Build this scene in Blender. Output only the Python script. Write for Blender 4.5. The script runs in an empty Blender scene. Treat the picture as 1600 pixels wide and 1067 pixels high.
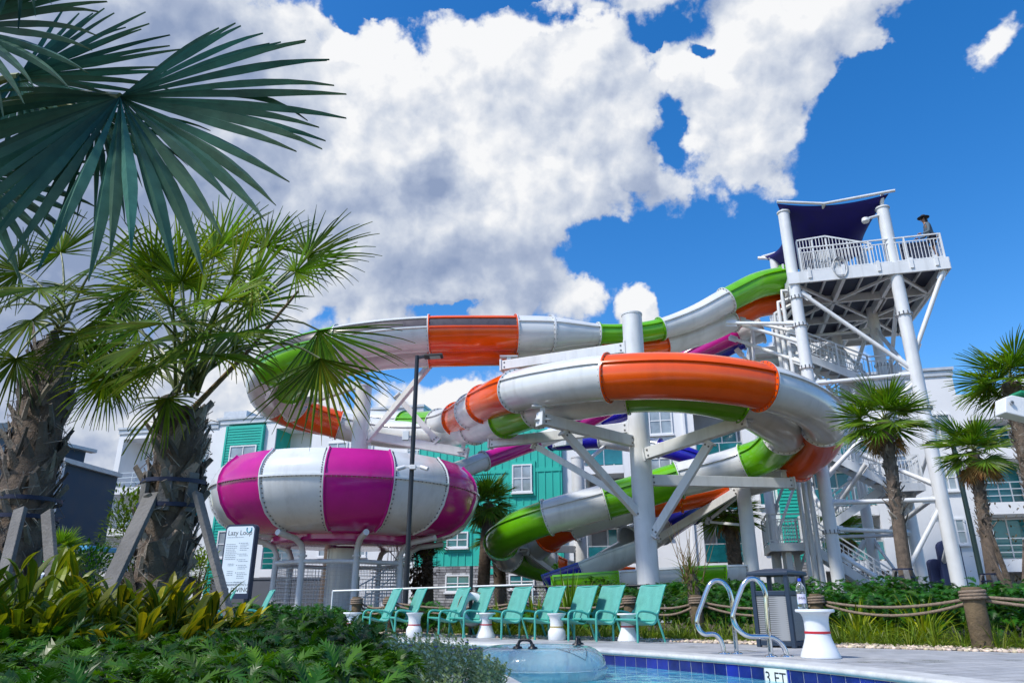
import bpy, bmesh, math, random
from mathutils import Vector, Matrix, Quaternion, noise as mnoise
R = math.radians
SC = bpy.context.scene
COL = SC.collection
rnd = random.Random(7)

# ---------------------------------------------------------------- camera model
F, PX0, PY0, PITCH, CZ = 1120.0, 800.0, 533.5, R(20.27), 0.45
CP, SP = math.cos(PITCH), math.sin(PITCH)
def ray(px, py):
    u, v = (px - PX0) / F, (PY0 - py) / F
    return Vector((u, CP - v * SP, SP + v * CP))
def at(px, py, Y):
    d = ray(px, py); t = Y / d.y
    return Vector((d.x * t, Y, CZ + d.z * t))
def gp(px, py, z=0.0):
    d = ray(px, py); t = (z - CZ) / d.z
    return Vector((d.x * t, d.y * t, z))
def colx(px, py, Y, z):
    """point at depth Y and height z on the image column that passes near px,py"""
    p = at(px, py, Y); p.z = z
    return p

cam = bpy.data.cameras.new('camera'); camo = bpy.data.objects.new('camera', cam); COL.objects.link(camo)
cam.sensor_width = 36.0; cam.lens = 36.0 * F / 1600.0; cam.clip_end = 3000; cam.clip_start = 0.05
camo.location = (0, 0, CZ); camo.rotation_euler = (R(90) + PITCH, 0, 0)
SC.camera = camo

# ---------------------------------------------------------------- object helpers
WL = {}
def wl(o): return WL.get(o.name, Vector((0, 0, 0)))
def tag(o, label=None, cat=None, group=None, kind=None):
    if label: o['label'] = label
    if cat: o['category'] = cat
    if group: o['group'] = group
    if kind: o['kind'] = kind
    return o
def thing(name, loc, label, cat, group=None):
    o = bpy.data.objects.new(name, None); COL.objects.link(o)
    o.empty_display_size = 0.2
    loc = Vector(loc); o.location = loc; WL[o.name] = loc
    return tag(o, label, cat, group)
KIDS = {}
def kids(o): return KIDS.get(o.name, [])
def copy_tree(o, parent=None, loc=None, rz=None, scale=None, label=None, group=None):
    c = o.copy(); COL.objects.link(c); c.parent = parent
    if parent: KIDS.setdefault(parent.name, []).append(c)
    if loc is not None: c.location = loc; WL[c.name] = Vector(loc)
    if rz is not None: c.rotation_euler = (0, 0, rz)
    if scale is not None: c.scale = (scale, scale, scale)
    if label: c['label'] = label
    if group: c['group'] = group
    for ch in list(kids(o)): copy_tree(ch, c)
    return c

class MB:
    def __init__(s):
        s.v = []; s.f = []; s.m = []; s.c = []; s.mi = 0; s.col = (1, 1, 1)
    def add(s, vs, fs):
        b = len(s.v)
        s.v.extend(vs); s.c.extend([s.col] * len(vs))
        for f in fs:
            s.f.append(tuple(b + i for i in f)); s.m.append(s.mi)
        return s
    def obox(s, c, ax, ay, az):
        """box from centre and three half-axis vectors"""
        c, ax, ay, az = Vector(c), Vector(ax), Vector(ay), Vector(az)
        if ax.cross(ay).dot(az) < 0: ax = -ax
        vs = [c + ax * i + ay * j + az * k for k in (-1, 1) for j in (-1, 1) for i in (-1, 1)]
        s.add(vs, [(0, 2, 3, 1), (4, 5, 7, 6), (0, 1, 5, 4), (2, 6, 7, 3), (0, 4, 6, 2), (1, 3, 7, 5)])
        return s
    def box(s, c, size, rz=0):
        ca, sa = math.cos(rz), math.sin(rz)
        return s.obox(c, Vector((ca, sa, 0)) * size[0] / 2, Vector((-sa, ca, 0)) * size[1] / 2, Vector((0, 0, size[2] / 2)))
    def bar(s, p0, p1, w, h, up=(0, 0, 1)):
        p0, p1 = Vector(p0), Vector(p1); d = p1 - p0; L = d.length
        if L < 1e-6: return s
        d /= L; up = Vector(up)
        sd = d.cross(up)
        if sd.length < 1e-3: sd = d.cross(Vector((1, 0, 0)))
        sd.normalize(); n = sd.cross(d)
        return s.obox((p0 + p1) / 2, d * L / 2, sd * w / 2, n * h / 2)
    def tube(s, pts, r, n=10, cap=True, closed=False):
        pts = [Vector(p) for p in pts]
        rs = r if isinstance(r, (list, tuple)) else [r] * len(pts)
        N = len(pts); rings = []
        nrm = None
        for i, p in enumerate(pts):
            if closed: t = pts[(i + 1) % N] - pts[i - 1]
            else: t = pts[min(i + 1, N - 1)] - pts[max(i - 1, 0)]
            if t.length < 1e-9: t = Vector((0, 0, 1))
            t.normalize()
            if nrm is None:
                nrm = t.cross(Vector((0, 0, 1)))
                if nrm.length < 1e-3: nrm = t.cross(Vector((0, 1, 0)))
                nrm.normalize()
            else:
                nrm = nrm - t * nrm.dot(t)
                if nrm.length < 1e-6: nrm = t.orthogonal()
                nrm.normalize()
            b = t.cross(nrm)
            rings.append([p + (nrm * math.cos(2 * math.pi * k / n) + b * math.sin(2 * math.pi * k / n)) * rs[i] for k in range(n)])
        vs = [v for rg in rings for v in rg]; fs = []
        for i in range(N if closed else N - 1):
            j = (i + 1) % N
            for k in range(n):
                k2 = (k + 1) % n
                fs.append((i * n + k, i * n + k2, j * n + k2, j * n + k))
        if cap and not closed:
            fs.append(tuple(range(n - 1, -1, -1))); fs.append(tuple((N - 1) * n + k for k in range(n)))
        return s.add(vs, fs)
    def cyl(s, p0, p1, r, n=12, r1=None):
        return s.tube([p0, p1], [r, r if r1 is None else r1], n)
    def lathe(s, c, prof, n=24, a0=0.0, a1=2 * math.pi, axis=None):
        c = Vector(c); full = abs(a1 - a0 - 2 * math.pi) < 1e-6
        m = n if full else n + 1; vs = []; fs = []
        for (r, z) in prof:
            for k in range(m):
                a = a0 + (a1 - a0) * k / n
                vs.append(c + Vector((r * math.cos(a), r * math.sin(a), z)))
        for i in range(len(prof) - 1):
            for k in range(n):
                k2 = (k + 1) % m
                fs.append((i * m + k, i * m + k2, (i + 1) * m + k2, (i + 1) * m + k))
        return s.add(vs, fs)
    def quad(s, a, b, c, d): return s.add([Vector(a), Vector(b), Vector(c), Vector(d)], [(0, 1, 2, 3)])
    def poly(s, pts): return s.add([Vector(p) for p in pts], [tuple(range(len(pts)))])
    def prism(s, pts, off):
        """closed polygon swept by vector off"""
        n = len(pts); off = Vector(off); pts = [Vector(p) for p in pts]
        vs = pts + [p + off for p in pts]
        fs = [tuple(range(n - 1, -1, -1)), tuple(range(n, 2 * n))]
        for i in range(n): fs.append((i, (i + 1) % n, n + (i + 1) % n, n + i))
        return s.add(vs, fs)
    def build(s, name, mats, parent=None, smooth=False, auto=None, world=True, bevel=0, loc=None):
        me = bpy.data.meshes.new(name)
        off = Vector((0, 0, 0))
        if loc is not None: off = Vector(loc)
        elif world and parent: off = wl(parent)
        me.from_pydata([(v[0] - off[0], v[1] - off[1], v[2] - off[2]) for v in s.v], [], s.f)
        if not isinstance(mats, (list, tuple)): mats = [mats]
        for m in mats: me.materials.append(m)
        if len(mats) > 1: me.polygons.foreach_set('material_index', s.m)
        if any(c != (1, 1, 1) for c in s.c) or any(m.get('uses_tone') for m in mats):
            at_ = me.color_attributes.new('tone', 'FLOAT_COLOR', 'POINT')
            flat = []
            for c in s.c: flat.extend((c[0], c[1], c[2], 1))
            at_.data.foreach_set('color', flat)
        if smooth or auto: me.polygons.foreach_set('use_smooth', [True] * len(me.polygons))
        if auto: me.set_sharp_from_angle(angle=R(auto))
        me.update()
        o = bpy.data.objects.new(name, me); COL.objects.link(o)
        if parent:
            o.parent = parent; KIDS.setdefault(parent.name, []).append(o)
        if loc is not None:
            o.location = Vector(loc) - (wl(parent) if parent else Vector((0, 0, 0)))
        WL[o.name] = off
        if bevel:
            b = o.modifiers.new('bevel', 'BEVEL'); b.width = bevel; b.segments = 2; b.limit_method = 'ANGLE'; b.angle_limit = R(40)
        return o

def catmull(P, per=8):
    """P: list of vectors (any dim as tuples). returns dense list with (point, t)"""
    n = len(P); out = []
    D = len(P[0])
    for i in range(n - 1):
        p0 = P[max(i - 1, 0)]; p1 = P[i]; p2 = P[i + 1]; p3 = P[min(i + 2, n - 1)]
        if i == 0: p0 = tuple(2 * p1[k] - p2[k] for k in range(D))
        if i == n - 2: p3 = tuple(2 * p2[k] - p1[k] for k in range(D))
        def dist(a, b): return max(1e-4, math.sqrt(sum((a[k] - b[k]) ** 2 for k in range(min(3, D))))) ** 0.5
        t0 = 0.0; t1 = t0 + dist(p0, p1); t2 = t1 + dist(p1, p2); t3 = t2 + dist(p2, p3)
        steps = per
        for q in range(steps + (1 if i == n - 2 else 0)):
            f = q / steps; t = t1 + (t2 - t1) * f
            def L(a, b, ta, tb): return tuple(a[k] * (tb - t) / (tb - ta) + b[k] * (t - ta) / (tb - ta) for k in range(D))
            A1 = L(p0, p1, t0, t1); A2 = L(p1, p2, t1, t2); A3 = L(p2, p3, t2, t3)
            B1 = L(A1, A2, t0, t2); B2 = L(A2, A3, t1, t3)
            out.append((L(B1, B2, t1, t2), i + f))
    return out

# ---------------------------------------------------------------- materials
def srgb(r, g, b):
    f = lambda c: (c / 255 / 12.92) if c <= 10 else ((c / 255 + 0.055) / 1.055) ** 2.4
    return (f(r), f(g), f(b))
class NT:
    def __init__(s, tree): s.t = tree; s.n = tree.nodes; s.l = tree.links
    def new(s, kind, **kw):
        nd = s.n.new(kind)
        for k, v in kw.items(): setattr(nd, k, v)
        return nd
    def put(s, sock, val):
        if isinstance(val, bpy.types.NodeSocket): s.l.new(val, sock)
        elif val is not None:
            if hasattr(sock, 'default_value'):
                try: sock.default_value = val
                except TypeError: sock.default_value = (val, val, val)
                except ValueError: sock.default_value = tuple(val) + (1,)
    def m(s, op, a, b=None, c=None, clamp=False):
        nd = s.new('ShaderNodeMath', operation=op, use_clamp=clamp)
        s.put(nd.inputs[0], a)
        if b is not None: s.put(nd.inputs[1], b)
        if c is not None: s.put(nd.inputs[2], c)
        return nd.outputs[0]
    def vm(s, op, a, b=None, out=0):
        nd = s.new('ShaderNodeVectorMath', operation=op)
        s.put(nd.inputs[0], a)
        if b is not None:
            if op == 'SCALE': s.put(nd.inputs['Scale'], b)
            else: s.put(nd.inputs[1], b)
        return nd.outputs['Value'] if op in ('LENGTH', 'DOT_PRODUCT', 'DISTANCE') else nd.outputs[0]
    def mix(s, f, a, b, kind='RGBA', blend='MIX'):
        nd = s.new('ShaderNodeMix', data_type=kind)
        if kind == 'RGBA':
            nd.blend_type = blend; s.put(nd.inputs[0], f); s.put(nd.inputs[6], a); s.put(nd.inputs[7], b); return nd.outputs[2]
        s.put(nd.inputs[0], f); s.put(nd.inputs[2], a); s.put(nd.inputs[3], b); return nd.outputs[0]
    def noise(s, vec, scale, detail=4, rough=0.5, out='Fac', dist=0.0):
        nd = s.new('ShaderNodeTexNoise'); s.put(nd.inputs['Vector'], vec)
        s.put(nd.inputs['Scale'], scale); s.put(nd.inputs['Detail'], detail); s.put(nd.inputs['Roughness'], rough); s.put(nd.inputs['Distortion'], dist)
        return nd.outputs[out]
    def ramp(s, f, stops, interp='LINEAR'):
        nd = s.new('ShaderNodeValToRGB'); cr = nd.color_ramp; cr.interpolation = interp
        while len(cr.elements) < len(stops): cr.elements.new(0.5)
        for e, (p, c) in zip(cr.elements, stops):
            e.position = p; e.color = (c, c, c, 1) if not isinstance(c, (tuple, list)) else tuple(c)[:3] + (1,)
        s.put(nd.inputs[0], f); return nd.outputs[0]
    def mr(s, v, a, b, c=0.0, d=1.0, smooth=False):
        nd = s.new('ShaderNodeMapRange'); nd.interpolation_type = 'SMOOTHSTEP' if smooth else 'LINEAR'
        s.put(nd.inputs[0], v)
        for i, x in enumerate((a, b, c, d)): s.put(nd.inputs[i + 1], x)
        return nd.outputs[0]
MATS = {}
def mat(name, color, rough=0.5, metal=0.0, var=0.12, vscale=3.0, bump=0.0, bscale=20.0, coat=0.0, tone=False, trans=0.0, transcol=None, alpha=1.0, emit=None, estr=1.0, spec=0.5, dirt=0.0, coords='Object', streak=False):
    if name in MATS: return MATS[name]
    m = bpy.data.materials.new(name); m.use_nodes = True; MATS[name] = m
    t = NT(m.node_tree); t.n.clear()
    out = t.new('ShaderNodeOutputMaterial'); bs = t.new('ShaderNodeBsdfPrincipled')
    tc = t.new('ShaderNodeTexCoord').outputs[coords]
    base = tuple(color) + (1,)
    n1 = t.noise(tc, vscale, 5, 0.6)
    k = t.mr(n1, 0.3, 0.7, 1 - var, 1 + var)
    c = t.mix(1.0, base, k, blend='MULTIPLY')
    if tone:
        a = t.new('ShaderNodeAttribute'); a.attribute_name = 'tone'
        c = t.mix(1.0, c, a.outputs['Color'], blend='MULTIPLY'); m['uses_tone'] = 1
    if dirt:
        if streak:
            mp = t.new('ShaderNodeMapping'); mp.inputs['Scale'].default_value = (1, 1, 0.12); t.put(mp.inputs[0], tc); dv = mp.outputs[0]
        else: dv = tc
        dn = t.noise(dv, vscale * 2.3, 6, 0.65)
        c = t.mix(t.mr(dn, 0.5, 0.75, 0, dirt), c, (color[0] * 0.35, color[1] * 0.33, color[2] * 0.28, 1))
    t.put(bs.inputs['Base Color'], c)
    bs.inputs['Metallic'].default_value = metal
    t.put(bs.inputs['Roughness'], t.mr(n1, 0.25, 0.75, max(0.02, rough * 0.8), min(1, rough * 1.2)))
    bs.inputs['Specular IOR Level'].default_value = spec
    if coat: bs.inputs['Coat Weight'].default_value = coat; bs.inputs['Coat Roughness'].default_value = 0.06
    if bump:
        b = t.new('ShaderNodeBump'); b.inputs['Strength'].default_value = bump; b.inputs['Distance'].default_value = 0.02
        t.put(b.inputs['Height'], t.noise(tc, bscale, 6, 0.6)); t.l.new(b.outputs[0], bs.inputs['Normal'])
    if emit:
        bs.inputs['Emission Color'].default_value = tuple(emit) + (1,); bs.inputs['Emission Strength'].default_value = estr
    sh = bs.outputs[0]
    if trans:
        tr = t.new('ShaderNodeBsdfTranslucent')
        t.put(tr.inputs[0], t.mix(1.0, c, tuple(transcol or (1.6, 1.5, 0.6)) + (1,), blend='MULTIPLY'))
        mx = t.new('ShaderNodeMixShader'); mx.inputs[0].default_value = trans
        t.l.new(sh, mx.inputs[1]); t.l.new(tr.outputs[0], mx.inputs[2]); sh = mx.outputs[0]
    if alpha < 1:
        tp = t.new('ShaderNodeBsdfTransparent'); mx = t.new('ShaderNodeMixShader'); mx.inputs[0].default_value = alpha
        t.l.new(tp.outputs[0], mx.inputs[1]); t.l.new(sh, mx.inputs[2]); sh = mx.outputs[0]
    t.l.new(sh, out.inputs[0])
    return m
# ---------------------------------------------------------------- sky, sun, exposure
SUN_EL, SUN_AZ = R(52), R(-125)        # azimuth from +Y towards +X: the sun stands behind the camera to the left
SC.view_settings.view_transform = 'Standard'; SC.view_settings.look = 'None'
SC.view_settings.exposure = EXPO = 0.33; SC.view_settings.gamma = 1
SC.cycles.use_denoising = True
SC.cycles.max_bounces = 8; SC.cycles.transparent_max_bounces = 24
SC.cycles.sample_clamp_indirect = 4.0
W = bpy.data.worlds.new('World'); SC.world = W; W.use_nodes = True
def build_sky():
    t = NT(W.node_tree); t.n.clear()
    out = t.new('ShaderNodeOutputWorld'); bg = t.new('ShaderNodeBackground'); t.l.new(bg.outputs[0], out.inputs[0])
    sky = t.new('ShaderNodeTexSky'); sky.sky_type = 'NISHITA'; sky.sun_disc = False
    sky.sun_elevation = SUN_EL; sky.sun_rotation = SUN_AZ
    sky.air_density = 1.0; sky.dust_density = 0.7; sky.ozone_density = 2.5
    hs = t.new('ShaderNodeHueSaturation'); hs.inputs['Saturation'].default_value = 1.40; hs.inputs['Value'].default_value = 1.12; hs.inputs['Hue'].default_value = 0.505
    t.l.new(sky.outputs[0], hs.inputs['Color'])
    d = t.new('ShaderNodeTexCoord').outputs['Generated']
    def azel(dv):
        sp = t.new('ShaderNodeSeparateXYZ'); t.put(sp.inputs[0], dv)
        az = t.m('ARCTAN2', sp.outputs[0], sp.outputs[1]); el = t.m('ARCSINE', sp.outputs[2])
        cb = t.new('ShaderNodeCombineXYZ'); t.put(cb.inputs[0], az); t.put(cb.inputs[1], el); return cb.outputs[0]
    def pa(px, py):
        r = ray(px, py).normalized(); return math.atan2(r.x, r.y), math.asin(r.z)
    def blob(p, px, py, rx, ry, rot=0.0):
        c = pa(px, py)
        mp = t.new('ShaderNodeMapping', vector_type='TEXTURE'); t.put(mp.inputs[0], p)
        ex = pa(px + rx, py); ey = pa(px, py - ry)
        sx = math.hypot(ex[0] - c[0], ex[1] - c[1]); sy = math.hypot(ey[0] - c[0], ey[1] - c[1])
        mp.inputs['Location'].default_value = (c[0], c[1], 0); mp.inputs['Rotation'].default_value = (0, 0, R(rot)); mp.inputs['Scale'].default_value = (sx, sy, 1)
        return t.m('SUBTRACT', 1.0, t.vm('LENGTH', mp.outputs[0]))
    def union(p, items, op='MAXIMUM'):
        v = None
        for it in items:
            b = blob(p, *it[:5])
            if len(it) > 5: b = t.m('MULTIPLY', b, it[5])
            v = b if v is None else t.m(op, v, b)
        return v
    CUM = [(-250, 300, 700, 560, 0, 1.4), (250, 90, 340, 200, 0, 1.0), (470, 150, 130, 190, 0, .6), (620, 430, 260, 130, 0, .7), (575, 275, 170, 140, 0, .8), (700, 285, 150, 130, 0, .7), (330, 330, 330, 330, 0, 1.2), (620, 170, 150, 165, 0), (790, 170, 200, 175, 0), (920, 140, 120, 155, 0), (690, 400, 250, 190, 0, 1.1), (860, 300, 160, 150, 0),
           (1110, 110, 140, 140, 0, .9), (1200, 60, 170, 150, 0, .9), (1330, 5, 200, 90, 20, .85), (1010, 190, 100, 140, 0, .8), (1165, 190, 105, 120, 0, .7), (1100, 200, 110, 90, 0, .45),
           (880, 470, 75, 60, 0, .6), (980, 495, 45, 34, 0, .7), (1560, 85, 70, 45, 30, .55), (250, 620, 420, 150, 0, 1.0), (720, 610, 130, 60, 0, .6), (1270, 560, 90, 60, 0, .6), (1050, 610, 260, 50, 0, .35), (1160, -150, 500, 100, 10, .7)]
    HOLE = [(760, -12, 220, 24, 2, 1.1), (565, 4, 50, 18, 0, .7), (1010, 30, 22, 34, 0, .8), (1097, 52, 34, 24, -20, .8), (1050, 185, 45, 70, 25, .6), (940, 390, 60, 60, 0, .6), (700, 485, 70, 22, 0, .75), (1360, 120, 120, 60, 25, .6), (520, 20, 40, 30, 0, .5)]
    def density(dv, fine=True):
        w1 = t.noise(dv, 6.0, 6, 0.6, out='Color')
        dv2 = t.vm('ADD', dv, t.vm('SCALE', t.vm('SUBTRACT', w1, (0.5, 0.5, 0.5)), 0.12))
        p = azel(dv2)
        M = t.m('MINIMUM', union(p, CUM), 0.55)
        H = t.m('MAXIMUM', union(p, HOLE), 0.0)
        M = t.m('SUBTRACT', M, t.m('MULTIPLY', H, 0.95))
        vo = t.new('ShaderNodeTexVoronoi', feature='F1'); t.put(vo.inputs['Vector'], dv2); vo.inputs['Scale'].default_value = 11.0; vo.inputs['Detail'].default_value = 2.0; vo.inputs['Roughness'].default_value = 0.55
        bil = t.m('SUBTRACT', 0.45, vo.outputs['Distance'])
        nz = t.m('SUBTRACT', t.noise(dv, 9.0, 8, 0.62), 0.5)
        D = t.m('ADD', t.m('ADD', M, 0.13), t.m('ADD', t.m('MULTIPLY', bil, 0.36), t.m('MULTIPLY', nz, 0.95)))
        return D
    D0 = density(d)
    lift = Vector((-0.018, -0.006, 0.030))
    D1 = density(t.vm('ADD', d, tuple(lift)))
    alpha = t.mr(D0, 0.03, 0.20, 0, 1, True)
    lit = t.m('SUBTRACT', D0, D1)
    # slow light and dark masses of the cloud deck
    p0 = azel(t.vm('ADD', d, t.vm('SCALE', t.vm('SUBTRACT', t.noise(d, 6.0, 5, 0.6, out='Color'), (0.5, 0.5, 0.5)), 0.11)))
    DARK = [(-150, 250, 640, 520, 0, 1.5), (200, 60, 330, 190, 0, 1.3), (680, 285, 95, 90, 0, .75), (560, 330, 190, 100, 0, .55), (680, 420, 300, 90, 0, .6), (400, 300, 180, 250, 0, .7), (1020, 260, 100, 100, 0, .35)]
    dk = t.m('MINIMUM', t.m('MAXIMUM', union(p0, DARK), 0.0), 0.62)
    big = t.m('SUBTRACT', t.noise(d, 4.0, 5, 0.55), 0.5)
    wf = t.vm('ADD', d, t.vm('SCALE', t.vm('SUBTRACT', t.noise(d, 16.0, 4, 0.6, out='Color'), (0.5, 0.5, 0.5)), 0.045))
    v2 = t.new('ShaderNodeTexVoronoi', feature='F1'); t.put(v2.inputs['Vector'], wf); v2.inputs['Scale'].default_value = 13.0; v2.inputs['Detail'].default_value = 2.0; v2.inputs['Roughness'].default_value = 0.6
    v3 = t.new('ShaderNodeTexVoronoi', feature='F1'); t.put(v3.inputs['Vector'], t.vm('ADD', wf, (-0.008, -0.003, 0.014))); v3.inputs['Scale'].default_value = 13.0; v3.inputs['Detail'].default_value = 2.0; v3.inputs['Roughness'].default_value = 0.6
    puff = t.m('SUBTRACT', v3.outputs['Distance'], v2.outputs['Distance'])      # heads of the cumulus lit from above, shaded below
    b = t.m('ADD', t.m('MULTIPLY', lit, 0.95), t.m('ADD', 0.78, t.m('MULTIPLY', big, 0.35)))
    b = t.m('ADD', b, t.m('MULTIPLY', puff, 0.36))
    b = t.m('SUBTRACT', b, t.m('MULTIPLY', dk, 1.05), clamp=True)
    ccol = t.ramp(b, [(0.0, srgb(146, 163, 196)), (0.35, srgb(176, 189, 214)), (0.65, srgb(212, 220, 234)), (1.0, srgb(252, 253, 255))])
    ccol = t.vm('SCALE', ccol, 5.1)
    col = t.mix(alpha, hs.outputs[0], ccol)
    t.put(bg.inputs[0], col); bg.inputs[1].default_value = 0.15
build_sky()
W.cycles.sampling_method = 'MANUAL'; W.cycles.sample_map_resolution = 256
sl = bpy.data.lights.new('sun', 'SUN'); sl.energy = 3.5; sl.angle = R(6); sl.color = (1.0, 0.95, 0.87)
so = bpy.data.objects.new('sun', sl); COL.objects.link(so)
sd = Vector((math.sin(SUN_AZ) * math.cos(SUN_EL), math.cos(SUN_AZ) * math.cos(SUN_EL), math.sin(SUN_EL)))
so.rotation_euler = sd.to_track_quat('Z', 'Y').to_euler()
# ---------------------------------------------------------------- ground, pool, deck
from mathutils.geometry import tessellate_polygon
def sheet(mb, loops, z):
    loops = [[Vector((p[0], p[1], z)) for p in lp] for lp in loops]
    tris = tessellate_polygon(loops); flat = [p for lp in loops for p in lp]
    fs = []
    for a, b, c in tris:
        n = (flat[b] - flat[a]).cross(flat[c] - flat[a])
        fs.append((a, b, c) if n.z > 0 else (a, c, b))
    mb.add(flat, fs)
def smooth2(P, per=8): return [Vector((q[0][0], q[0][1], 0)) for q in catmull([(p[0], p[1], 0.0) for p in P], per)]
FAR = smooth2([(-4.6, 12.6), (-2.7, 11.9), (-1.2, 10.85), (1.01, 8.68), (2.17, 6.97), (2.73, 5.47), (3.0, 3.7), (3.05, 1.6)])
NEAR = smooth2([(-4.9, 9.6), (-2.6, 8.2), (-1.2, 7.2), (-0.55, 6.55), (-0.18, 5.93), (0.05, 4.94), (0.2, 3.6), (0.25, 1.6)])
POOL = FAR + NEAR[::-1]
WATER_Z = -0.15
def offset(P, d):
    out = []
    for i, p in enumerate(P):
        t = (P[min(i + 1, len(P) - 1)] - P[max(i - 1, 0)]).normalized()
        out.append(p + Vector((-t.y, t.x, 0)) * d)
    return out
m_soil = mat('soil', (0.10, 0.075, 0.05), 0.95, var=0.35, vscale=2.0, bump=0.6, bscale=14)
mb = MB(); sheet(mb, [[(-400, -60), (400, -60), (400, 600), (-400, 600)], POOL], -0.03)
tag(mb.build('ground', m_soil), kind='structure')
# paved deck
def deck_mat():
    m = bpy.data.materials.new('deck_pavers'); m.use_nodes = True; t = NT(m.node_tree)
    bs = t.n['Principled BSDF']; tc = t.new('ShaderNodeTexCoord').outputs['Object']
    mp = t.new('ShaderNodeMapping'); mp.inputs['Rotation'].default_value = (0, 0, R(-24)); t.put(mp.inputs[0], tc)
    br = t.new('ShaderNodeTexBrick'); t.put(br.inputs['Vector'], mp.outputs[0]); br.inputs['Scale'].default_value = 1.0
    br.inputs['Brick Width'].default_value = 0.62; br.inputs['Row Height'].default_value = 0.16; br.inputs['Mortar Size'].default_value = 0.006
    br.inputs['Color1'].default_value = (0.36, 0.37, 0.385, 1); br.inputs['Color2'].default_value = (0.46, 0.465, 0.465, 1); br.inputs['Mortar'].default_value = (0.22, 0.22, 0.22, 1)
    n = t.noise(tc, 5.0, 6, 0.7); n2 = t.noise(tc, 60.0, 3, 0.6)
    c = t.mix(1.0, br.outputs[0], t.mr(n, 0.3, 0.7, 0.78, 1.1), blend='MULTIPLY')
    c = t.mix(1.0, c, t.mr(n2, 0.3, 0.7, 0.9, 1.06), blend='MULTIPLY')
    wet = t.mr(t.noise(tc, 1.1, 5, 0.62), 0.54, 0.62, 0, 1)      # splashed patches
    c = t.mix(t.m('MULTIPLY', wet, 0.45), c, (0.20, 0.205, 0.21, 1))
    t.put(bs.inputs['Base Color'], c); t.put(bs.inputs['Roughness'], t.m('SUBTRACT', t.mr(n, 0.3, 0.7, 0.42, 0.7), t.m('MULTIPLY', wet, 0.3)))
    b = t.new('ShaderNodeBump'); b.inputs['Strength'].default_value = 0.35; b.inputs['Distance'].default_value = 0.006
    t.put(b.inputs['Height'], t.m('ADD', br.outputs['Fac'], t.m('MULTIPLY', n2, -0.5))); t.l.new(b.outputs[0], bs.inputs['Normal'])
    return m
m_deck = deck_mat()
GRAV = smooth2([(-6.0, 15.2), (-3.2, 13.6), (-1.25, 12.5), (0.5, 11.5), (2.1, 10.55), (3.8, 9.25), (5.3, 8.1), (7.0, 6.7), (9.5, 4.6)])
deck_poly = [(-6, 13.3)] + FAR + [(3.05, 1.0), (9.5, 1.0)] + GRAV[::-1]
mb = MB(); sheet(mb, [deck_poly], 0.0)
sheet(mb, [NEAR + [Vector((-0.35, 1.6, 0))] + offset(NEAR, 0.42)[::-1][1:]], 0.0) if False else None
tag(mb.build('pool_deck', m_deck), kind='structure')
# near bank strip of the same pale paving
nb = offset(NEAR, -0.55)
mb = MB(); sheet(mb, [NEAR + nb[::-1]], 0.0)
tag(mb.build('pool_surround', m_deck), kind='structure')
# rounded coping along both banks
m_cop = mat('coping_stone', (0.52, 0.53, 0.52), 0.55, var=0.16, vscale=6, bump=0.15, bscale=60, dirt=0.25)
def coping(P, sgn):
    mb = MB(); prof = []
    for k in range(9):
        a = math.pi / 2 - math.pi * k / 8
        prof.append((0.030 * math.cos(a) + 0.0, -0.022 + 0.026 * math.sin(a)))
    prof = [(-0.28, 0.004)] + prof + [(-0.28, -0.048)]
    vs = []; n = len(prof)
    for i, p in enumerate(P):
        t = (P[min(i + 1, len(P) - 1)] - P[max(i - 1, 0)]).normalized(); nn = Vector((-t.y, t.x, 0)) * sgn
        for (o, z) in prof: vs.append(p + nn * o + Vector((0, 0, z)))
    fs = [(i * n + k, i * n + k + 1, (i + 1) * n + k + 1, (i + 1) * n + k) for i in range(len(P) - 1) for k in range(n - 1)]
    mb.add(vs, fs); tag(mb.build('pool_coping', m_cop, auto=50), kind='structure')
coping(FAR, -1); coping(NEAR, 1)
# tiled wall of the pool
m_grout = mat('grout', (0.62, 0.64, 0.66), 0.7)
m_tile = mat('blue_pool_tile', (0.009, 0.015, 0.17), 0.12, var=0.35, vscale=5, tone=True, bump=0.1, bscale=9, coat=0.3)
def arc(P):
    L = [0.0]
    for a, b in zip(P, P[1:]): L.append(L[-1] + (b - a).length)
    return L
def along(P, L, s):
    s = max(0, min(L[-1] - 1e-4, s))
    for i in range(len(L) - 1):
        if L[i + 1] >= s:
            f = (s - L[i]) / (L[i + 1] - L[i]); return P[i].lerp(P[i + 1], f), (P[i + 1] - P[i]).normalized()
wall = MB()
def tiles(P, sgn, skip=None):
    L = arc(P); n = int(L[-1] / 0.152)
    for i in range(len(P) - 1):
        a, b = P[i], P[i + 1]; wall.mi = 0; wall.col = (1, 1, 1)
        wall.quad(a + Vector((0, 0, -0.05)), b + Vector((0, 0, -0.05)), b + Vector((0, 0, -1.2)), a + Vector((0, 0, -1.2)))
    for k in range(n):
        for r in range(3):
            p, t = along(P, L, k * 0.152 + 0.003); q, _ = along(P, L, (k + 1) * 0.152 - 0.003)
            nn = Vector((-t.y, t.x, 0)) * sgn * 0.004
            z0 = -0.05 - r * 0.152; z1 = z0 - 0.147
            v = rnd.uniform(0.6, 1.5); wall.col = (v, v, v); wall.mi = 1
            j = [rnd.uniform(-0.001, 0.001) for _ in range(4)]
            wall.quad(p + nn + Vector((0, 0, z0)), q + nn * (1 + j[0] * 200) + Vector((0, 0, z0)), q + nn + Vector((0, 0, z1)), p + nn * (1 + j[1] * 200) + Vector((0, 0, z1)))
tiles(FAR, -1); tiles(NEAR, 1)
tag(wall.build('pool_wall', [m_grout, m_tile]), kind='structure')
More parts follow.
